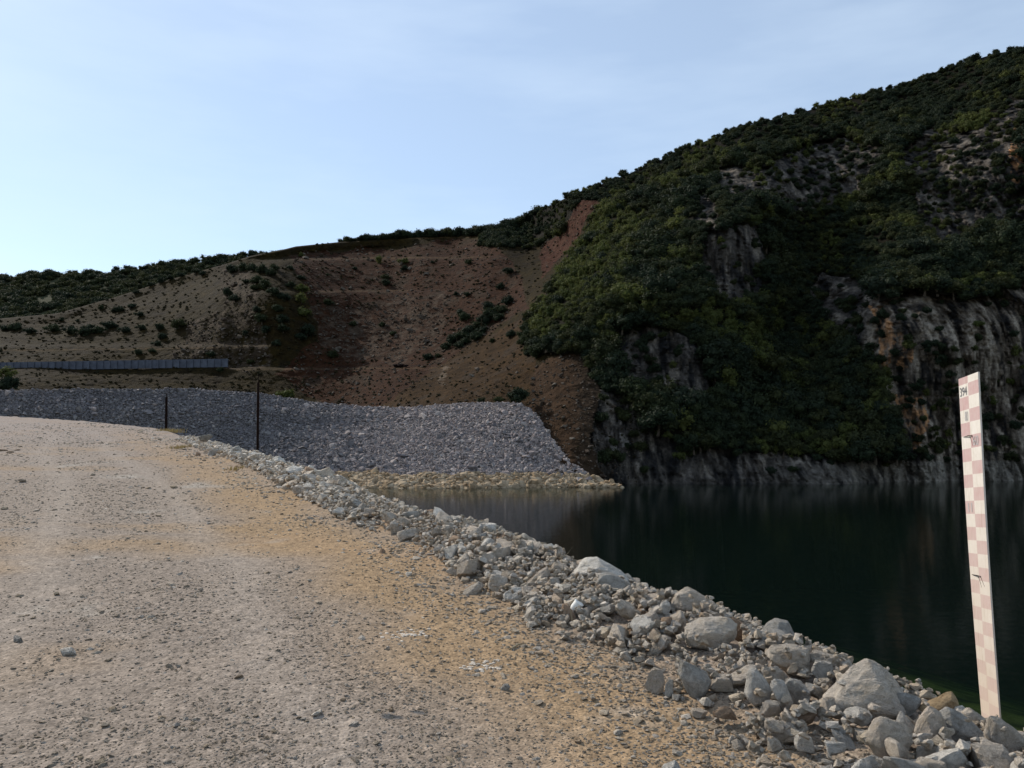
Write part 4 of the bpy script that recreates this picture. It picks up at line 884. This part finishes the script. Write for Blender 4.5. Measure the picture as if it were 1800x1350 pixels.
# thin out to a closed but not overfull canopy
grid = {}; keep = []
for t in Tn:
    p_, rr, u, v = t; kx, ky, kz = int(p_[0]//2), int(p_[1]//3), int(p_[2]//2); ok = True
    for a in (-1, 0, 1):
        for b_ in (-1, 0, 1):
            for c_ in (-1, 0, 1):
                for o_ in grid.get((kx+a, ky+b_, kz+c_), ()):
                    if (o_[0]-p_).dot(o_[0]-p_) < (.34*(o_[1]+rr))**2: ok = False; break
                if not ok: break
            if not ok: break
        if not ok: break
    if ok: grid.setdefault((kx, ky, kz), []).append(t); keep.append(t)
Tn = keep
LIGHT = [[(960, 440), (1060, 360), (1130, 400), (1120, 470), (1060, 520), (960, 600), (930, 590), (960, 510)], [(1210, 250), (1260, 245), (1290, 300), (1200, 330)], [(1090, 490), (1160, 560), (1300, 510), (1380, 560), (1360, 600), (1250, 600), (1060, 540)], [(1560, 290), (1700, 200), (1760, 200), (1600, 320)], [(1500, 480), (1530, 500), (1520, 540), (1500, 540)]]
def kind_of(u, v):
    nz_ = float(fbm(np.array([[u*.022, v*.028, 0.]]), 3, 303)[0])
    l = any(bool(inpoly(np.array([u]), np.array([v]), p_)[0]) for p_ in LIGHT)
    x = rnd.random()
    if l: return 'l' if x < .68 else 'm' if x < .9 else 'd'
    x = x-nz_*1.1
    return 'd' if x < .55 else 'm' if x < .97 else 'l'
order = sorted(range(len(Tn)), key=lambda i: -Tn[i][1]/Tn[i][0][1])
tp, trot, tsc, tidx = [], [], [], []
KN = {'d': 'dark evergreen tree', 'm': 'green leafy tree', 'l': 'yellow green tree'}
def zone_of(u, v):
    if v > 740: return 'low by the waterline left of the deep gully' if u < 1250 else 'low by the waterline under the dark gully' if u < 1500 else 'by the waterline under the streaked right cliff'
    if v > 600: return 'beside the talus slope' if u < 1120 else 'around the lower grey outcrop' if u < 1270 else 'in the shaded foot of the gully' if u < 1480 else 'against the orange stained cliff'
    if v > 470: return 'above the brown talus tip' if u < 1060 else 'left of the square grey buttress foot' if u < 1215 else 'just under the square grey buttress' if u < 1370 else 'in the dark gully right of the buttress' if u < 1520 else 'on the ledge over the streaked right cliff'
    if v > 330: return 'along the red scar' if u < 1100 else 'between the red scar and the buttress' if u < 1230 else 'around the top of the square buttress' if u < 1370 else 'high in the dark gully' if u < 1520 else 'between the upper and lower right cliffs'
    return 'near the skyline above the red scar' if u < 1150 else 'near the skyline over the upper grey cliff' if u < 1450 else 'near the skyline at the right above the cliffs'
flat_src = [(k_, i) for k_ in 'dml' for i in range(len(CR[k_]))]
NTREE = 285
for n_, i in enumerate(order):
    p_, rr, u, v = Tn[i]; k_ = kind_of(u, v)
    if n_ < NTREE:
        z_ = zone_of(u, v); tree('tree', (p_[0], p_[1]-.2, p_[2]-.1*rr), rr, k_, KN[k_]+' '+z_, 'tree', KN[k_]+'s '+z_)
    else:
        tp.append((p_[0], p_[1]-.2, p_[2]+.35*rr)); trot.append((rnd.uniform(-.2, .2), rnd.uniform(-.2, .2), rnd.uniform(0, 6.28))); tsc.append((rr, rr, rr*rnd.uniform(.75, 1.05))); tidx.append(flat_src.index((k_, rnd.randrange(len(CR[k_])))))
for k_, i in flat_src:        # every crown shape has at least one tree of its own
    if (k_, i) not in treesrc:
        c = [o for o in COL.objects if o.name.startswith('crown')][0]; treesrc[(k_, i)] = c
# skyline trees behind the quarry and woods of the far ridge
for u in np.arange(606, 945, 3.2):
    for q_ in range(3):
        j = int(np.argmin(np.abs(uu-u))); p_ = PP[-1, j]; rr = rnd.uniform(.8, 1.6)*np.interp(u, [600, 700, 900], [.75, 1.1, 1.3]); a = rnd.uniform(0, 9)
        tp.append((p_[0]*(1+a/200)+rnd.uniform(-1, 1), p_[1]+a-.5, p_[2]+.45*rr+.1*a*np.interp(u, [600, 900], [0, 1.2]))); trot.append((0, 0, rnd.uniform(0, 6.28))); tsc.append((rr, rr, rr*rnd.uniform(.8, 1.1))); tidx.append(rnd.choice([0, 1, 2, 3, 0, 1, 5]))
for q_ in range(150):
    u = rnd.uniform(845, 930); v = np.interp(u, [845, 930], [416, 400])+rnd.uniform(0, 1)*np.interp(u, [845, 880, 930], [16, 26, 40]); p_ = hill_at(u, v); rr = rnd.uniform(.6, 1.3)
    tp.append((p_[0], p_[1], p_[2]+.4*rr)); trot.append((0, 0, rnd.uniform(0, 6.28))); tsc.append((rr, rr, rr)); tidx.append(rnd.choice([0, 1, 2, 3, 4]))
for q_ in range(4200):
    i = int(rng.integers(2, 92)); j = int(rng.integers(0, len(fu))); i = min(i, 89)
    p_ = FP[i, j]; rr = rnd.uniform(1.1, 2.9)
    if fu[j] > 560 : continue
    tp.append((p_[0], p_[1], p_[2]+.3*rr)); trot.append((rnd.uniform(-.2, .2), 0, rnd.uniform(0, 6.28))); tsc.append((rr, rr, rr*.85)); tidx.append(rnd.choice([0, 1, 2, 3, 4, 5, 6, 7]))
scatter('woodland', tp, trot, tsc, [treesrc[x] for x in flat_src], tidx, label='dense evergreen woodland covering the cliffs and the distant ridge')

# shrubs one can tell apart on the quarried slopes: u, v, radius in photo pixels, kind
def shr(lst, label, group, cat='shrub', tall=1.):
    for (u, v, rp, k_) in lst:
        p_ = hill_at(u, v+rp*.6); rr = rp/F*p_[1]*1.35
        tree('shrub', (p_[0], p_[1]-rr*.4, p_[2]-.2*rr), rr, k_, label, cat, group, tall)
shr([(10, 576, 7, 'd'), (28, 574, 9, 'd'), (55, 580, 8, 'd'), (96, 576, 9, 'd'), (126, 580, 9, 'd'), (148, 582, 10, 'd'), (160, 576, 8, 'd'), (175, 578, 9, 'd'), (195, 570, 9, 'd'), (222, 578, 8, 'd')], 'dark round shrub in the row along the grassy bench at the left', 'dark shrubs in the row on the left bench')
shr([(110, 561, 4, 'd'), (138, 563, 3, 'd'), (180, 540, 5, 'd'), (203, 545, 5, 'd'), (212, 543, 6, 'd'), (232, 537, 6, 'd'), (247, 551, 6, 'd'), (241, 512, 5, 'd'), (250, 574, 7, 'd'), (281, 574, 7, 'd')], 'small dark shrub dotted on the grassy slope at the left', 'scattered shrubs on the left grass slope')
shr([(316, 568, 10, 'm')], 'olive green bush standing alone where the left slope turns rocky', None, 'bush')
shr([(287, 590, 7, 'd'), (277, 603, 7, 'd'), (245, 618, 6, 'd'), (268, 615, 5, 'd'), (372, 621, 7, 'd'), (387, 649, 5, 'd'), (440, 634, 6, 'm'), (432, 585, 5, 'd')], 'dark shrub near the long grey wall below the rocky slope', 'dark shrubs around the long grey wall')
shr([(402, 513, 8, 'd'), (415, 523, 9, 'd'), (357, 480, 5, 'd'), (345, 474, 6, 'd'), (320, 482, 6, 'd'), (300, 484, 6, 'd'), (285, 487, 6, 'd'), (265, 492, 5, 'd'), (433, 494, 5, 'd')], 'dark shrub among the pale scree high on the left shoulder', 'shrubs high on the left shoulder')
shr([(410, 472, 9, 'd'), (428, 470, 9, 'd'), (446, 470, 9, 'd'), (462, 474, 9, 'd'), (478, 478, 8, 'd'), (452, 492, 8, 'd'), (466, 500, 9, 'd'), (484, 512, 9, 'd'), (500, 520, 9, 'd'), (452, 542, 8, 'd'), (462, 558, 9, 'd'), (490, 540, 9, 'd'), (496, 560, 9, 'd'), (470, 578, 7, 'd'), (500, 575, 8, 'd'), (512, 470, 6, 'd'), (510, 500, 7, 'd'), (448, 505, 6, 'd'), (485, 470, 7, 'd'), (486, 602, 7, 'd')], 'dark shrub in the thick band running down the quarry shoulder', 'band of dark shrubs down the quarry shoulder')
shr([(530, 505, 10, 'l'), (534, 545, 11, 'l'), (532, 525, 9, 'l')], 'tall yellow green bush in the light column beside the dark band', 'light green bushes beside the dark band', 'bush')
shr([(542, 578, 12, 'd'), (528, 590, 8, 'd')], 'dark bush at the foot of the yellow green bushes', 'dark bushes under the yellow green ones', 'bush')
shr([(533, 487, 6, 'd'), (579, 530, 7, 'd'), (585, 622, 7, 'm'), (624, 471, 4, 'd'), (577, 482, 3, 'd'), (673, 569, 5, 'd'), (620, 569, 5, 'd'), (760, 460, 3, 'd'), (822, 517, 5, 'd'), (802, 516, 4, 'd'), (690, 585, 5, 'd')], 'small dark shrub dotted on the red brown quarry wall', 'small shrubs on the red brown quarry wall')
shr([(710, 458, 8, 'l'), (668, 458, 7, 'l'), (712, 470, 6, 'd'), (680, 496, 7, 'd'), (678, 486, 6, 'm'), (825, 460, 6, 'm'), (530, 447, 6, 'l')], 'greenish bush along the upper benches of the quarry wall', 'bushes on the upper quarry benches', 'bush')
shr([(895, 474, 8, 'd'), (811, 549, 8, 'd'), (818, 556, 8, 'd'), (880, 503, 7, 'd')], 'dark shrub above the diagonal thicket of the quarry bowl', 'shrubs above the diagonal thicket')
band = [(785, 607, 8), (797, 596, 10), (812, 588, 11), (826, 580, 11), (840, 572, 11), (838, 590, 10), (852, 562, 11), (866, 552, 12), (880, 542, 11), (892, 528, 9), (862, 538, 9), (878, 556, 9), (820, 598, 8), (805, 605, 8), (848, 580, 8)]
shr([(a, b_, c_, 'd') for a, b_, c_ in band], 'dark shrub in the diagonal thicket below the red scar', 'shrubs of the diagonal thicket')
shr([(755, 626, 8, 'd'), (770, 624, 5, 'm')], 'low shrub at the lower tip of the diagonal thicket', 'low shrubs at the thicket tip')
shr([(900, 587, 7, 'd'), (926, 585, 6, 'm'), (865, 598, 5, 'd')], 'lone shrub on the brown grassy spur', 'lone shrubs on the brown spur')
shr([(505, 691, 14, 'l')], 'bright green low bush peeping over the embankment crest', None, 'bush')
def embshrub(u, v, rp, k_, label, D):
    p_ = P(u, v, D); rr = rp/F*D*1.1; tree('bush', (p_[0], p_[1], p_[2]-.55*rr), rr, k_, label, 'bush')
embshrub(912, 694, 19, 'd', 'dark bush standing on the crest at the right end of the embankment', 88)
embshrub(876, 702, 9, 'm', 'low green bush left of the dark one on the embankment crest', 90)
embshrub(846, 703, 8, 'm', 'smallest low bush on the embankment crest', 91)
embshrub(14, 655, 15, 'l', 'light green top of the bush behind the embankment at the left edge', 88)
embshrub(12, 676, 17, 'd', 'dark lower bush behind the embankment at the left edge', 87)
shr([(880, 338, 1, 'd')], 'x', None) if False else None
e_ = hill_at(940, 380); tree('tree', (e_[0], e_[1], e_[2]+.3), 1.5, 'd', 'round dark tree standing out on the shoulder skyline', 'tree')
e_ = hill_at(1096, 309); tree('tree', (e_[0], e_[1], e_[2]+.2), 1.1, 'd', 'small round tree alone on the skyline above the red scar', 'tree')
e_ = P(442, 441, 172.); tree('tree', (e_[0], e_[1], e_[2]-1.1), .75, 'd', 'tiny conical tree alone on the left skyline', 'tree', None, 1.3)
# low scrub and small talus over the open slopes
sp_, sr_, ss_ = [], [], []; kp, kr, ks = [], [], []
SCRC = crown('scrub', 1400, M['leaf_scrub'], 5, 160, .7, .2)
ex = hill_at(300, 690); sc0 = link('scrub', SCRC); sc0.location = ex; sc0.scale = (.5, .5, .4); tag(sc0, 'low tuft of dry scrub above the embankment crest', 'scrub tuft')
ex = hill_at(980, 700); T0 = []
for i in range(5):
    o = link('talus_stone', hull_mesh('talus_stone', 900+i, M['talus'], 12)); pq = hill_at(950+i*14, 690+i*20); o.location = pq; o.scale = (.35, .3, .25); tag(o, 'larger grey brown stone on the talus slope beside the embankment', 'stone', 'larger stones on the talus slope'); T0.append(o)
n = 42000
ui = rng.integers(0, NU, n); vi = rng.integers(0, NT, n)
for j, i in zip(ui, vi):
    if forest[i, j] > .5 or uu[j] > 1120: continue
    p_ = PP[i, j]
    if VV[i, j] > 740 and uu[j] < 900: continue
    rk = rnd.random(); open_ = talus[i, j]*.85+scree[i, j]*.8+bowl[i, j]*.45+red[i, j]*.5+spur[i, j]*.2+rock[i, j]*.3
    if rk < open_:
        r_ = .09*math.exp(rnd.gauss(0, .5))*p_[1]/100; kp.append((p_[0], p_[1], p_[2]+.3*r_)); kr.append((rnd.uniform(-.6, .6), rnd.uniform(-.6, .6), rnd.uniform(0, 6))); ks.append((r_*1.5, r_, r_*.8))
    elif rk < open_+  .22*(1-talus[i, j]*.85-scree[i, j]*.4):
        r_ = rnd.uniform(.15, .42)*p_[1]/130; sp_.append((p_[0], p_[1], p_[2]+.2*r_)); sr_.append((0, 0, rnd.uniform(0, 6))); ss_.append((r_, r_, r_*rnd.uniform(.5, .9)))
scatter('undergrowth', sp_, sr_, ss_, [sc0], label='dry scrub and grass tufts over the quarried slopes')
scatter('talus', kp, kr, ks, T0, label='loose stones strewn over the bare slopes')

# ------------------------------------------------------------------ long retaining wall on the lower terrace
WD = 119.
e = bpy.data.objects.new('retaining_wall', None); COL.objects.link(e); bl = P(-160, 652, WD); e.location = tuple(bl)
tag(e, 'long low blue grey panelled wall along the lower terrace at the left', 'wall')
x0, x1 = P(-160, 652, WD)[0], P(400, 643, WD)[0]; npn = 46; wdt = (x1-x0)/npn
pm = {}
ws_ = np.array([[-160+560*f_, hill_at(-160+560*f_, np.interp(f_, [0, .285, 1], [652, 651, 644.5]))[1]] for f_ in np.linspace(0, 1, 60)]); wf = np.polyfit(ws_[:, 0], ws_[:, 1], 1)
for i in range(npn):
    f0 = (i+.5)/npn; zt = np.interp(f0, [0, .285, 1], [635, 637, 630.5]); zb = np.interp(f0, [0, .285, 1], [651, 650, 643.5])
    u_ = -160+560*f0; hp_ = hill_at(u_, zb+1); Dw = np.polyval(wf, u_)-.2; kx = Dw/WD
    zt, zb = P(0, zt, Dw)[2], P(0, zb, Dw)[2]-.15
    if 'panel' not in pm: pm['panel'] = prims([boxp((.008, 0, 0), (wdt-.008, .3, 1))], 'panel', [M['wall']])
    o = link('panel', pm['panel'], e); o.location = ((x0+i*wdt)*kx-bl[0], Dw-WD, zb-bl[2]); o.scale = (kx, 1, zt-zb)
# dark rocks on the terrace
for i, (u, wpx) in enumerate(((698, 14), (706, 13), (714, 10))):
    p_ = hill_at(u, 645); r_ = wpx/F*p_[1]/2
    o = link('boulder', rock_mesh('boulder', 640+i, M['rust'], 3, 12, 26, .04)); o.location = (p_[0], p_[1]-.4, p_[2]+.15); o.scale = (r_, r_*.7, r_*.5); tag(o, ['leftmost', 'middle', 'rightmost'][i]+' of the three blackish rocks on the terrace edge below the quarry', 'boulder', 'blackish rocks on the terrace edge')

# ------------------------------------------------------------------ posts
def post(u0, v0, u1, v1, D, wpx, label, thin):
    b0 = P(u0, v0, D); t0 = P(u1, v1, D); h = t0[2]-b0[2]; r_ = wpx/F*D
    e = bpy.data.objects.new('steel_post', None); COL.objects.link(e); e.location = (b0[0], b0[1], b0[2]-.25); e.rotation_euler = (0, math.atan2(t0[0]-b0[0], h), .4)
    tag(e, label, 'post'); H_ = h+.25
    # angle section: two flanges, narrowing to a cut tip
    me = prims([boxp((-r_/2, -.004, 0), (r_/2, .004, H_-thin)), boxp((-r_/2, .004, 0), (-r_/2+.008, r_*.8, H_-thin-.002))], 'shaft', [M['rust']]); link('shaft', me, e)
    link('tip', prims([boxp((-r_*.1, -.003, H_-thin), (r_*.22, .005, H_))], 'tip', [M['rust']]), e)
    return e
post(453, 797, 454.5, 658, 21.5, 4.2, 'tall rusty steel post in front of the embankment, the nearer of two', .22)
post(292, 760, 293, 692, 38., 4.2, 'short dark steel post further up the road edge', .16)

# ------------------------------------------------------------------ gauge board
BR, TRp = P(1757, 1262, 6.0), P(1719, 653.5, 6.0); BL, TL = P(1724, 1243, 6.36), P(1684.8, 666.5, 6.36)
BR, TRp, BL, TL = [Vector(v_) for v_ in (BR, TRp, BL, TL)]
dr = (BR-TRp).normalized(); dl = (BL-TL).normalized()
lenr = (BR-TRp).length; 
gb = bpy.data.objects.new('water_level_gauge', None); COL.objects.link(gb); gb.location = tuple((BR+BL)/2); org = (BR+BL)/2
tag(gb, 'tall red and white checkered water level board standing at the lake edge', 'gauge board')
nrm = (TRp-TL).cross(dr).normalized()
if nrm.x > 0: nrm = -nrm
rows = [0, .055]+[.055+.1*i for i in range(1, 26)]; rows = [r_ for r_ in rows if r_ < lenr+.6]+[lenr+.62]
cols_ = 3
def bp(r_, c_, off=0.):
    """point on the board: r_ metres below the top, c_ 0 left .. 1 right"""
    a = TL+dl*(r_*(BL-TL).length/lenr+.0); b_ = TRp+dr*r_
    bow = .012*math.sin(r_/lenr*math.pi)
    return a.lerp(b_, c_)+nrm*(off+bow)
Vb, Fb, mi = [], [], []
for r_ in rows:
    for c_ in (0, .48, 1): Vb.append(bp(r_, c_)-org)
nf = len(Vb)
for r_ in rows:
    for c_ in (0, .48, 1): Vb.append(bp(r_, c_, -.012)-org)
for i in range(len(rows)-1):
    for j in range(2):
        a = i*3+j; Fb.append((a, a+1, a+4, a+3)); mi.append((i+j) % 2 == 0 and 1 or 0)
        a += nf; Fb.append((a, a+3, a+4, a+1)); mi.append(0)
    for j in (0, 2): a = i*3+j; Fb.append((a, a+3, a+3+nf, a+nf)); mi.append(0)
for j in range(2): Fb.append((j, j+nf, j+1+nf, j+1)); mi.append(0)
me = bpy.data.meshes.new('board'); me.from_pydata([tuple(v_) for v_ in Vb], [], Fb); me.materials.append(M['pwhite']); me.materials.append(M['pred']); me.polygons.foreach_set('material_index', mi); me.update()
link('board', me, gb)
xa = (bp(.5, 1)-bp(.5, 0)).normalized(); za = -dr; ya = za.cross(xa).normalized(); xa2 = ya.cross(za).normalized()
wB = (bp(.5, 1)-bp(.5, 0)).length
def text(body, r_, c_, hgt, wid, mat, name='number'):
    cu = bpy.data.curves.new(name, 'FONT'); cu.body = body; cu.size = 1; cu.align_x = 'CENTER'; cu.align_y = 'CENTER'; cu.extrude = .0
    t = bpy.data.objects.new(name, cu); COL.objects.link(t); dg = bpy.context.evaluated_depsgraph_get(); me = bpy.data.meshes.new_from_object(t.evaluated_get(dg)); bpy.data.objects.remove(t)
    co = np.array([v_.co[:] for v_ in me.vertices]); ex = (co.max(0)-co.min(0)); co = (co-(co.max(0)+co.min(0))/2)/np.where(ex > 0, ex, 1)
    out = []
    for x_, y_, _ in co: out.append(tuple(bp(r_-y_*hgt, c_+x_*wid/wB, .0025)-org))
    me.vertices.foreach_set('co', np.array(out, np.float32).ravel()); me.materials.clear(); me.materials.append(mat); me.update(); return link(name, me, gb)
text('394', .055+.055, .24, .068, wB*.36, M['print'])
text('80', .055+.25, .33, .075, wB*.16, M['print_faded'])
text('60', .055+.45+.0, .74, .072, wB*.26, M['print_faded'])
text('11', .055+.95, .26, .07, wB*.2, M['print_faded'])
# nails with rust drips where the board is fixed
for (u, v, n1, n2) in ((1702, 762, 20, 0), (1712, 1011, 14, 0)):
    r_ = (v-653.5)/F*6.0/ (1); c0 = .35
    parts = [tube([bp(r_, c0-.22, .004)-org, bp(r_, c0+.08, .012)-org, bp(r_+.002, c0+.24, .004)-org], [.002, .004, .002], 5), tube([bp(r_, c0+.1, .004)-org, bp(r_+.05, c0+.2, .003)-org, bp(r_+.085, c0+.24, .002)-org], [.0015, .001, .0007], 4), tube([bp(r_, c0+.22, .004)-org, bp(r_+.05, c0+.34, .003)-org, bp(r_+.075, c0+.4, .002)-org], [.0015, .001, .0007], 4)]
    link('rusty_bracket', prims(parts, 'rusty_bracket', [M['rust']]), gb)

# ------------------------------------------------------------------ small things
Dc = (hit(1010, 1085) or 6.6)+.05; c = P(1011, 1069, Dc); rr = 8.5/F*Dc
ce = bpy.data.objects.new('plastic_can', None); COL.objects.link(ce); ce.location = tuple(c); ce.rotation_euler = (R(12), R(35), 0); tag(ce, 'small white plastic can lying half buried among the stones', 'can')
link('body', prims([tube([(0, 0, -rr*1.6), (0, 0, -rr*1.55), (0, 0, rr*1.3)], [rr*.9, rr, rr], 20)], 'body', [M['white']]), ce)
link('lid', prims([tube([(0, 0, rr*1.3), (0, 0, rr*1.5), (0, 0, rr*1.55)], [rr*1.05, rr*1.05, rr*.9], 20)], 'lid', [M['white']]), ce)
def twig(name, pts, rads, label, cat):
    o0 = Vector(pts[0][0]); me = prims([tube([tuple(Vector(q_)-o0) for q_ in pp_], rr_, 5) for pp_, rr_ in zip(pts, rads)], name, [M['twig']]); o = link(name, me); o.location = o0; tag(o, label, cat); return o
D = 7.75; q_ = lambda u, v, d=0: tuple(P(u, v, D+d))
twig('dead_twig', [[q_(989, 1000), q_(987, 980), q_(985, 972), q_(980, 958)], [q_(987, 979), q_(998, 973, .05), q_(1006, 962, .08)]], [[.004, .003, .003, .0015], [.003, .0022, .001]], 'thin forked dry twig sticking up from the crest before the water', 'twig')
D = 6.3; twig('dead_twig', [[q_(1006, 1092), q_(1004, 1080), q_(1002, 1070)]], [[.005, .004, .003]], 'short pale stick standing beside the white can', 'stick')
def lie(u, v): d_ = hit(u, v); p_ = P(u, v, d_); return (p_[0], p_[1], float(ground_z(np.array([p_[0]]), np.array([p_[1]]))[0])+.012)
twig('dead_branch', [[lie(898, 1143), lie(910, 1136), lie(925, 1133)]], [[.009, .008, .004]], 'short dark dead branch lying on the ochre sand', 'branch')
# dry grass tufts by the far post, dirt clods at the left edge
def tuft(u, v, D, hgt, n_, label, wpx=30):
    V = []; Fq = []; c0 = P(u, v, D)
    gz0 = float(ground_z(np.array([c0[0]]), np.array([c0[1]]))[0]); c0[2] = gz0
    for i in range(n_):
        x_, y_ = rnd.gauss(0, wpx/F*D/3), rnd.gauss(0, .3); a = rnd.uniform(0, 6.28); h = hgt*rnd.uniform(.5, 1.1); l_ = Vector((math.cos(a), math.sin(a), 0))*h*rnd.uniform(.1, .6); w_ = Vector((-math.sin(a), math.cos(a), 0))*.012
        b_ = Vector((x_, y_, -.03)); k_ = len(V); V += [b_-w_, b_+w_, b_+l_*.4+Vector((0, 0, h*.6))+w_*.7, b_+l_*.4+Vector((0, 0, h*.6))-w_*.7, b_+l_+Vector((0, 0, h))]; Fq += [(k_, k_+1, k_+2, k_+3), (k_+3, k_+2, k_+4)]
    me = bpy.data.meshes.new('grass_tuft'); me.from_pydata([tuple(v_) for v_ in V], [], Fq); me.materials.append(M['straw']); o = link('grass_tuft', me); o.location = c0; tag(o, label, None, None, 'stuff'); return o
tuft(298, 764, 36, .22, 260, 'straw coloured dry grass at the foot of the far post', 34)
tuft(322, 785, 25, .14, 160, 'straw coloured grass patch at the road edge between the posts', 26)
tuft(420, 808, 18.5, .10, 90, 'faint dry grass beside the flat rocks at the tall post', 20)
for i, (u, v, wpx) in enumerate(((4, 793, 16), (18, 796, 14), (30, 792, 10), (-12, 790, 20))):
    D0 = hit(u, v) or 26.; p_ = P(u, v, D0); r_ = wpx/F*D0/2
    o = link('dirt_clod', rock_mesh('dirt_clod', 660+i, M['hero_brown'], 3, 12, 20, .1)); o.location = (p_[0], p_[1], p_[2]+r_*.1); o.scale = (r_, r_*.8, r_*.4); tag(o, 'dark earthy clod in the low heap at the left road edge', 'clod', 'dark clods at the left road edge')
# white crushed patches in the gravel
for i, (u, v, n_) in enumerate(((712, 1115, 45), (850, 1170, 40))):
    D0 = hit(u, v); c0 = P(u, v, D0); parts = []
    for k_ in range(n_):
        x_, y_ = rnd.gauss(0, .075), rnd.gauss(0, .06); r_ = rnd.uniform(.006, .02)
        z_ = float(ground_z(np.array([c0[0]+x_]), np.array([c0[1]+y_]))[0])-c0[2]
        th = [rnd.uniform(.7, 1.2) for _ in range(6)]
        vv = [(x_+r_*th[m_]*math.cos(m_*1.047), y_+r_*th[m_]*math.sin(m_*1.047), z_+.004) for m_ in range(6)]+[(x_, y_, z_+.004+r_*.35)]+[(a[0], a[1], a[2]-.01) for a in [(x_+r_*th[m_]*math.cos(m_*1.047), y_+r_*th[m_]*math.sin(m_*1.047), z_) for m_ in range(6)]]
        parts.append((vv, [(m_, (m_+1) % 6, 6) for m_ in range(6)]+[(m_+7, (m_+1) % 6+7, (m_+1) % 6, m_) for m_ in range(6)], 0))
    o = link('crushed_stone', prims(parts, 'crushed_stone', [M['hero']])); o.location = c0; tag(o, 'patch of crushed white stone pressed into the gravel road', kind='stuff')

# ------------------------------------------------------------------ labels of look-alikes: say where in their group each stands
bpy.context.view_layer.update()
byl = {}
for o in COL.objects:
    if o.parent is None and o.get('category') and o.get('group'): byl.setdefault(o['label'], []).append(o)
for lab, L_ in byl.items():
    if len(L_) < 3 or len(lab.split()) > 11: continue
    uv = np.array([pixel(np.array(o.matrix_world.translation[:])) for o in L_])
    L2 = [L_[i] for i in np.argsort(uv[:, 0])]; uv = uv[np.argsort(uv[:, 0])]
    flat_ = np.ptp(uv[:, 1]) < 30 or len(L_) < 6
    nc_ = min(5, max(2, round(len(L_)/(1.6 if flat_ else 3.2))))
    nm = {2: ['left', 'right'], 3: ['left', 'middle', 'right'], 4: ['far left', 'middle left', 'middle right', 'far right'], 5: ['far left', 'middle left', 'central', 'middle right', 'far right']}[nc_]
    for k_, part_ in enumerate(np.array_split(np.arange(len(L2)), nc_)):
        mv = np.median(uv[part_, 1])
        for i in part_:
            w_ = nm[k_] if flat_ or len(part_) < 2 else ('upper ' if uv[i, 1] < mv else 'lower ')+nm[k_]
            L2[i]['label'] = lab+', '+w_+' of them'; L2[i]['group'] = L2[i]['group']+', '+w_
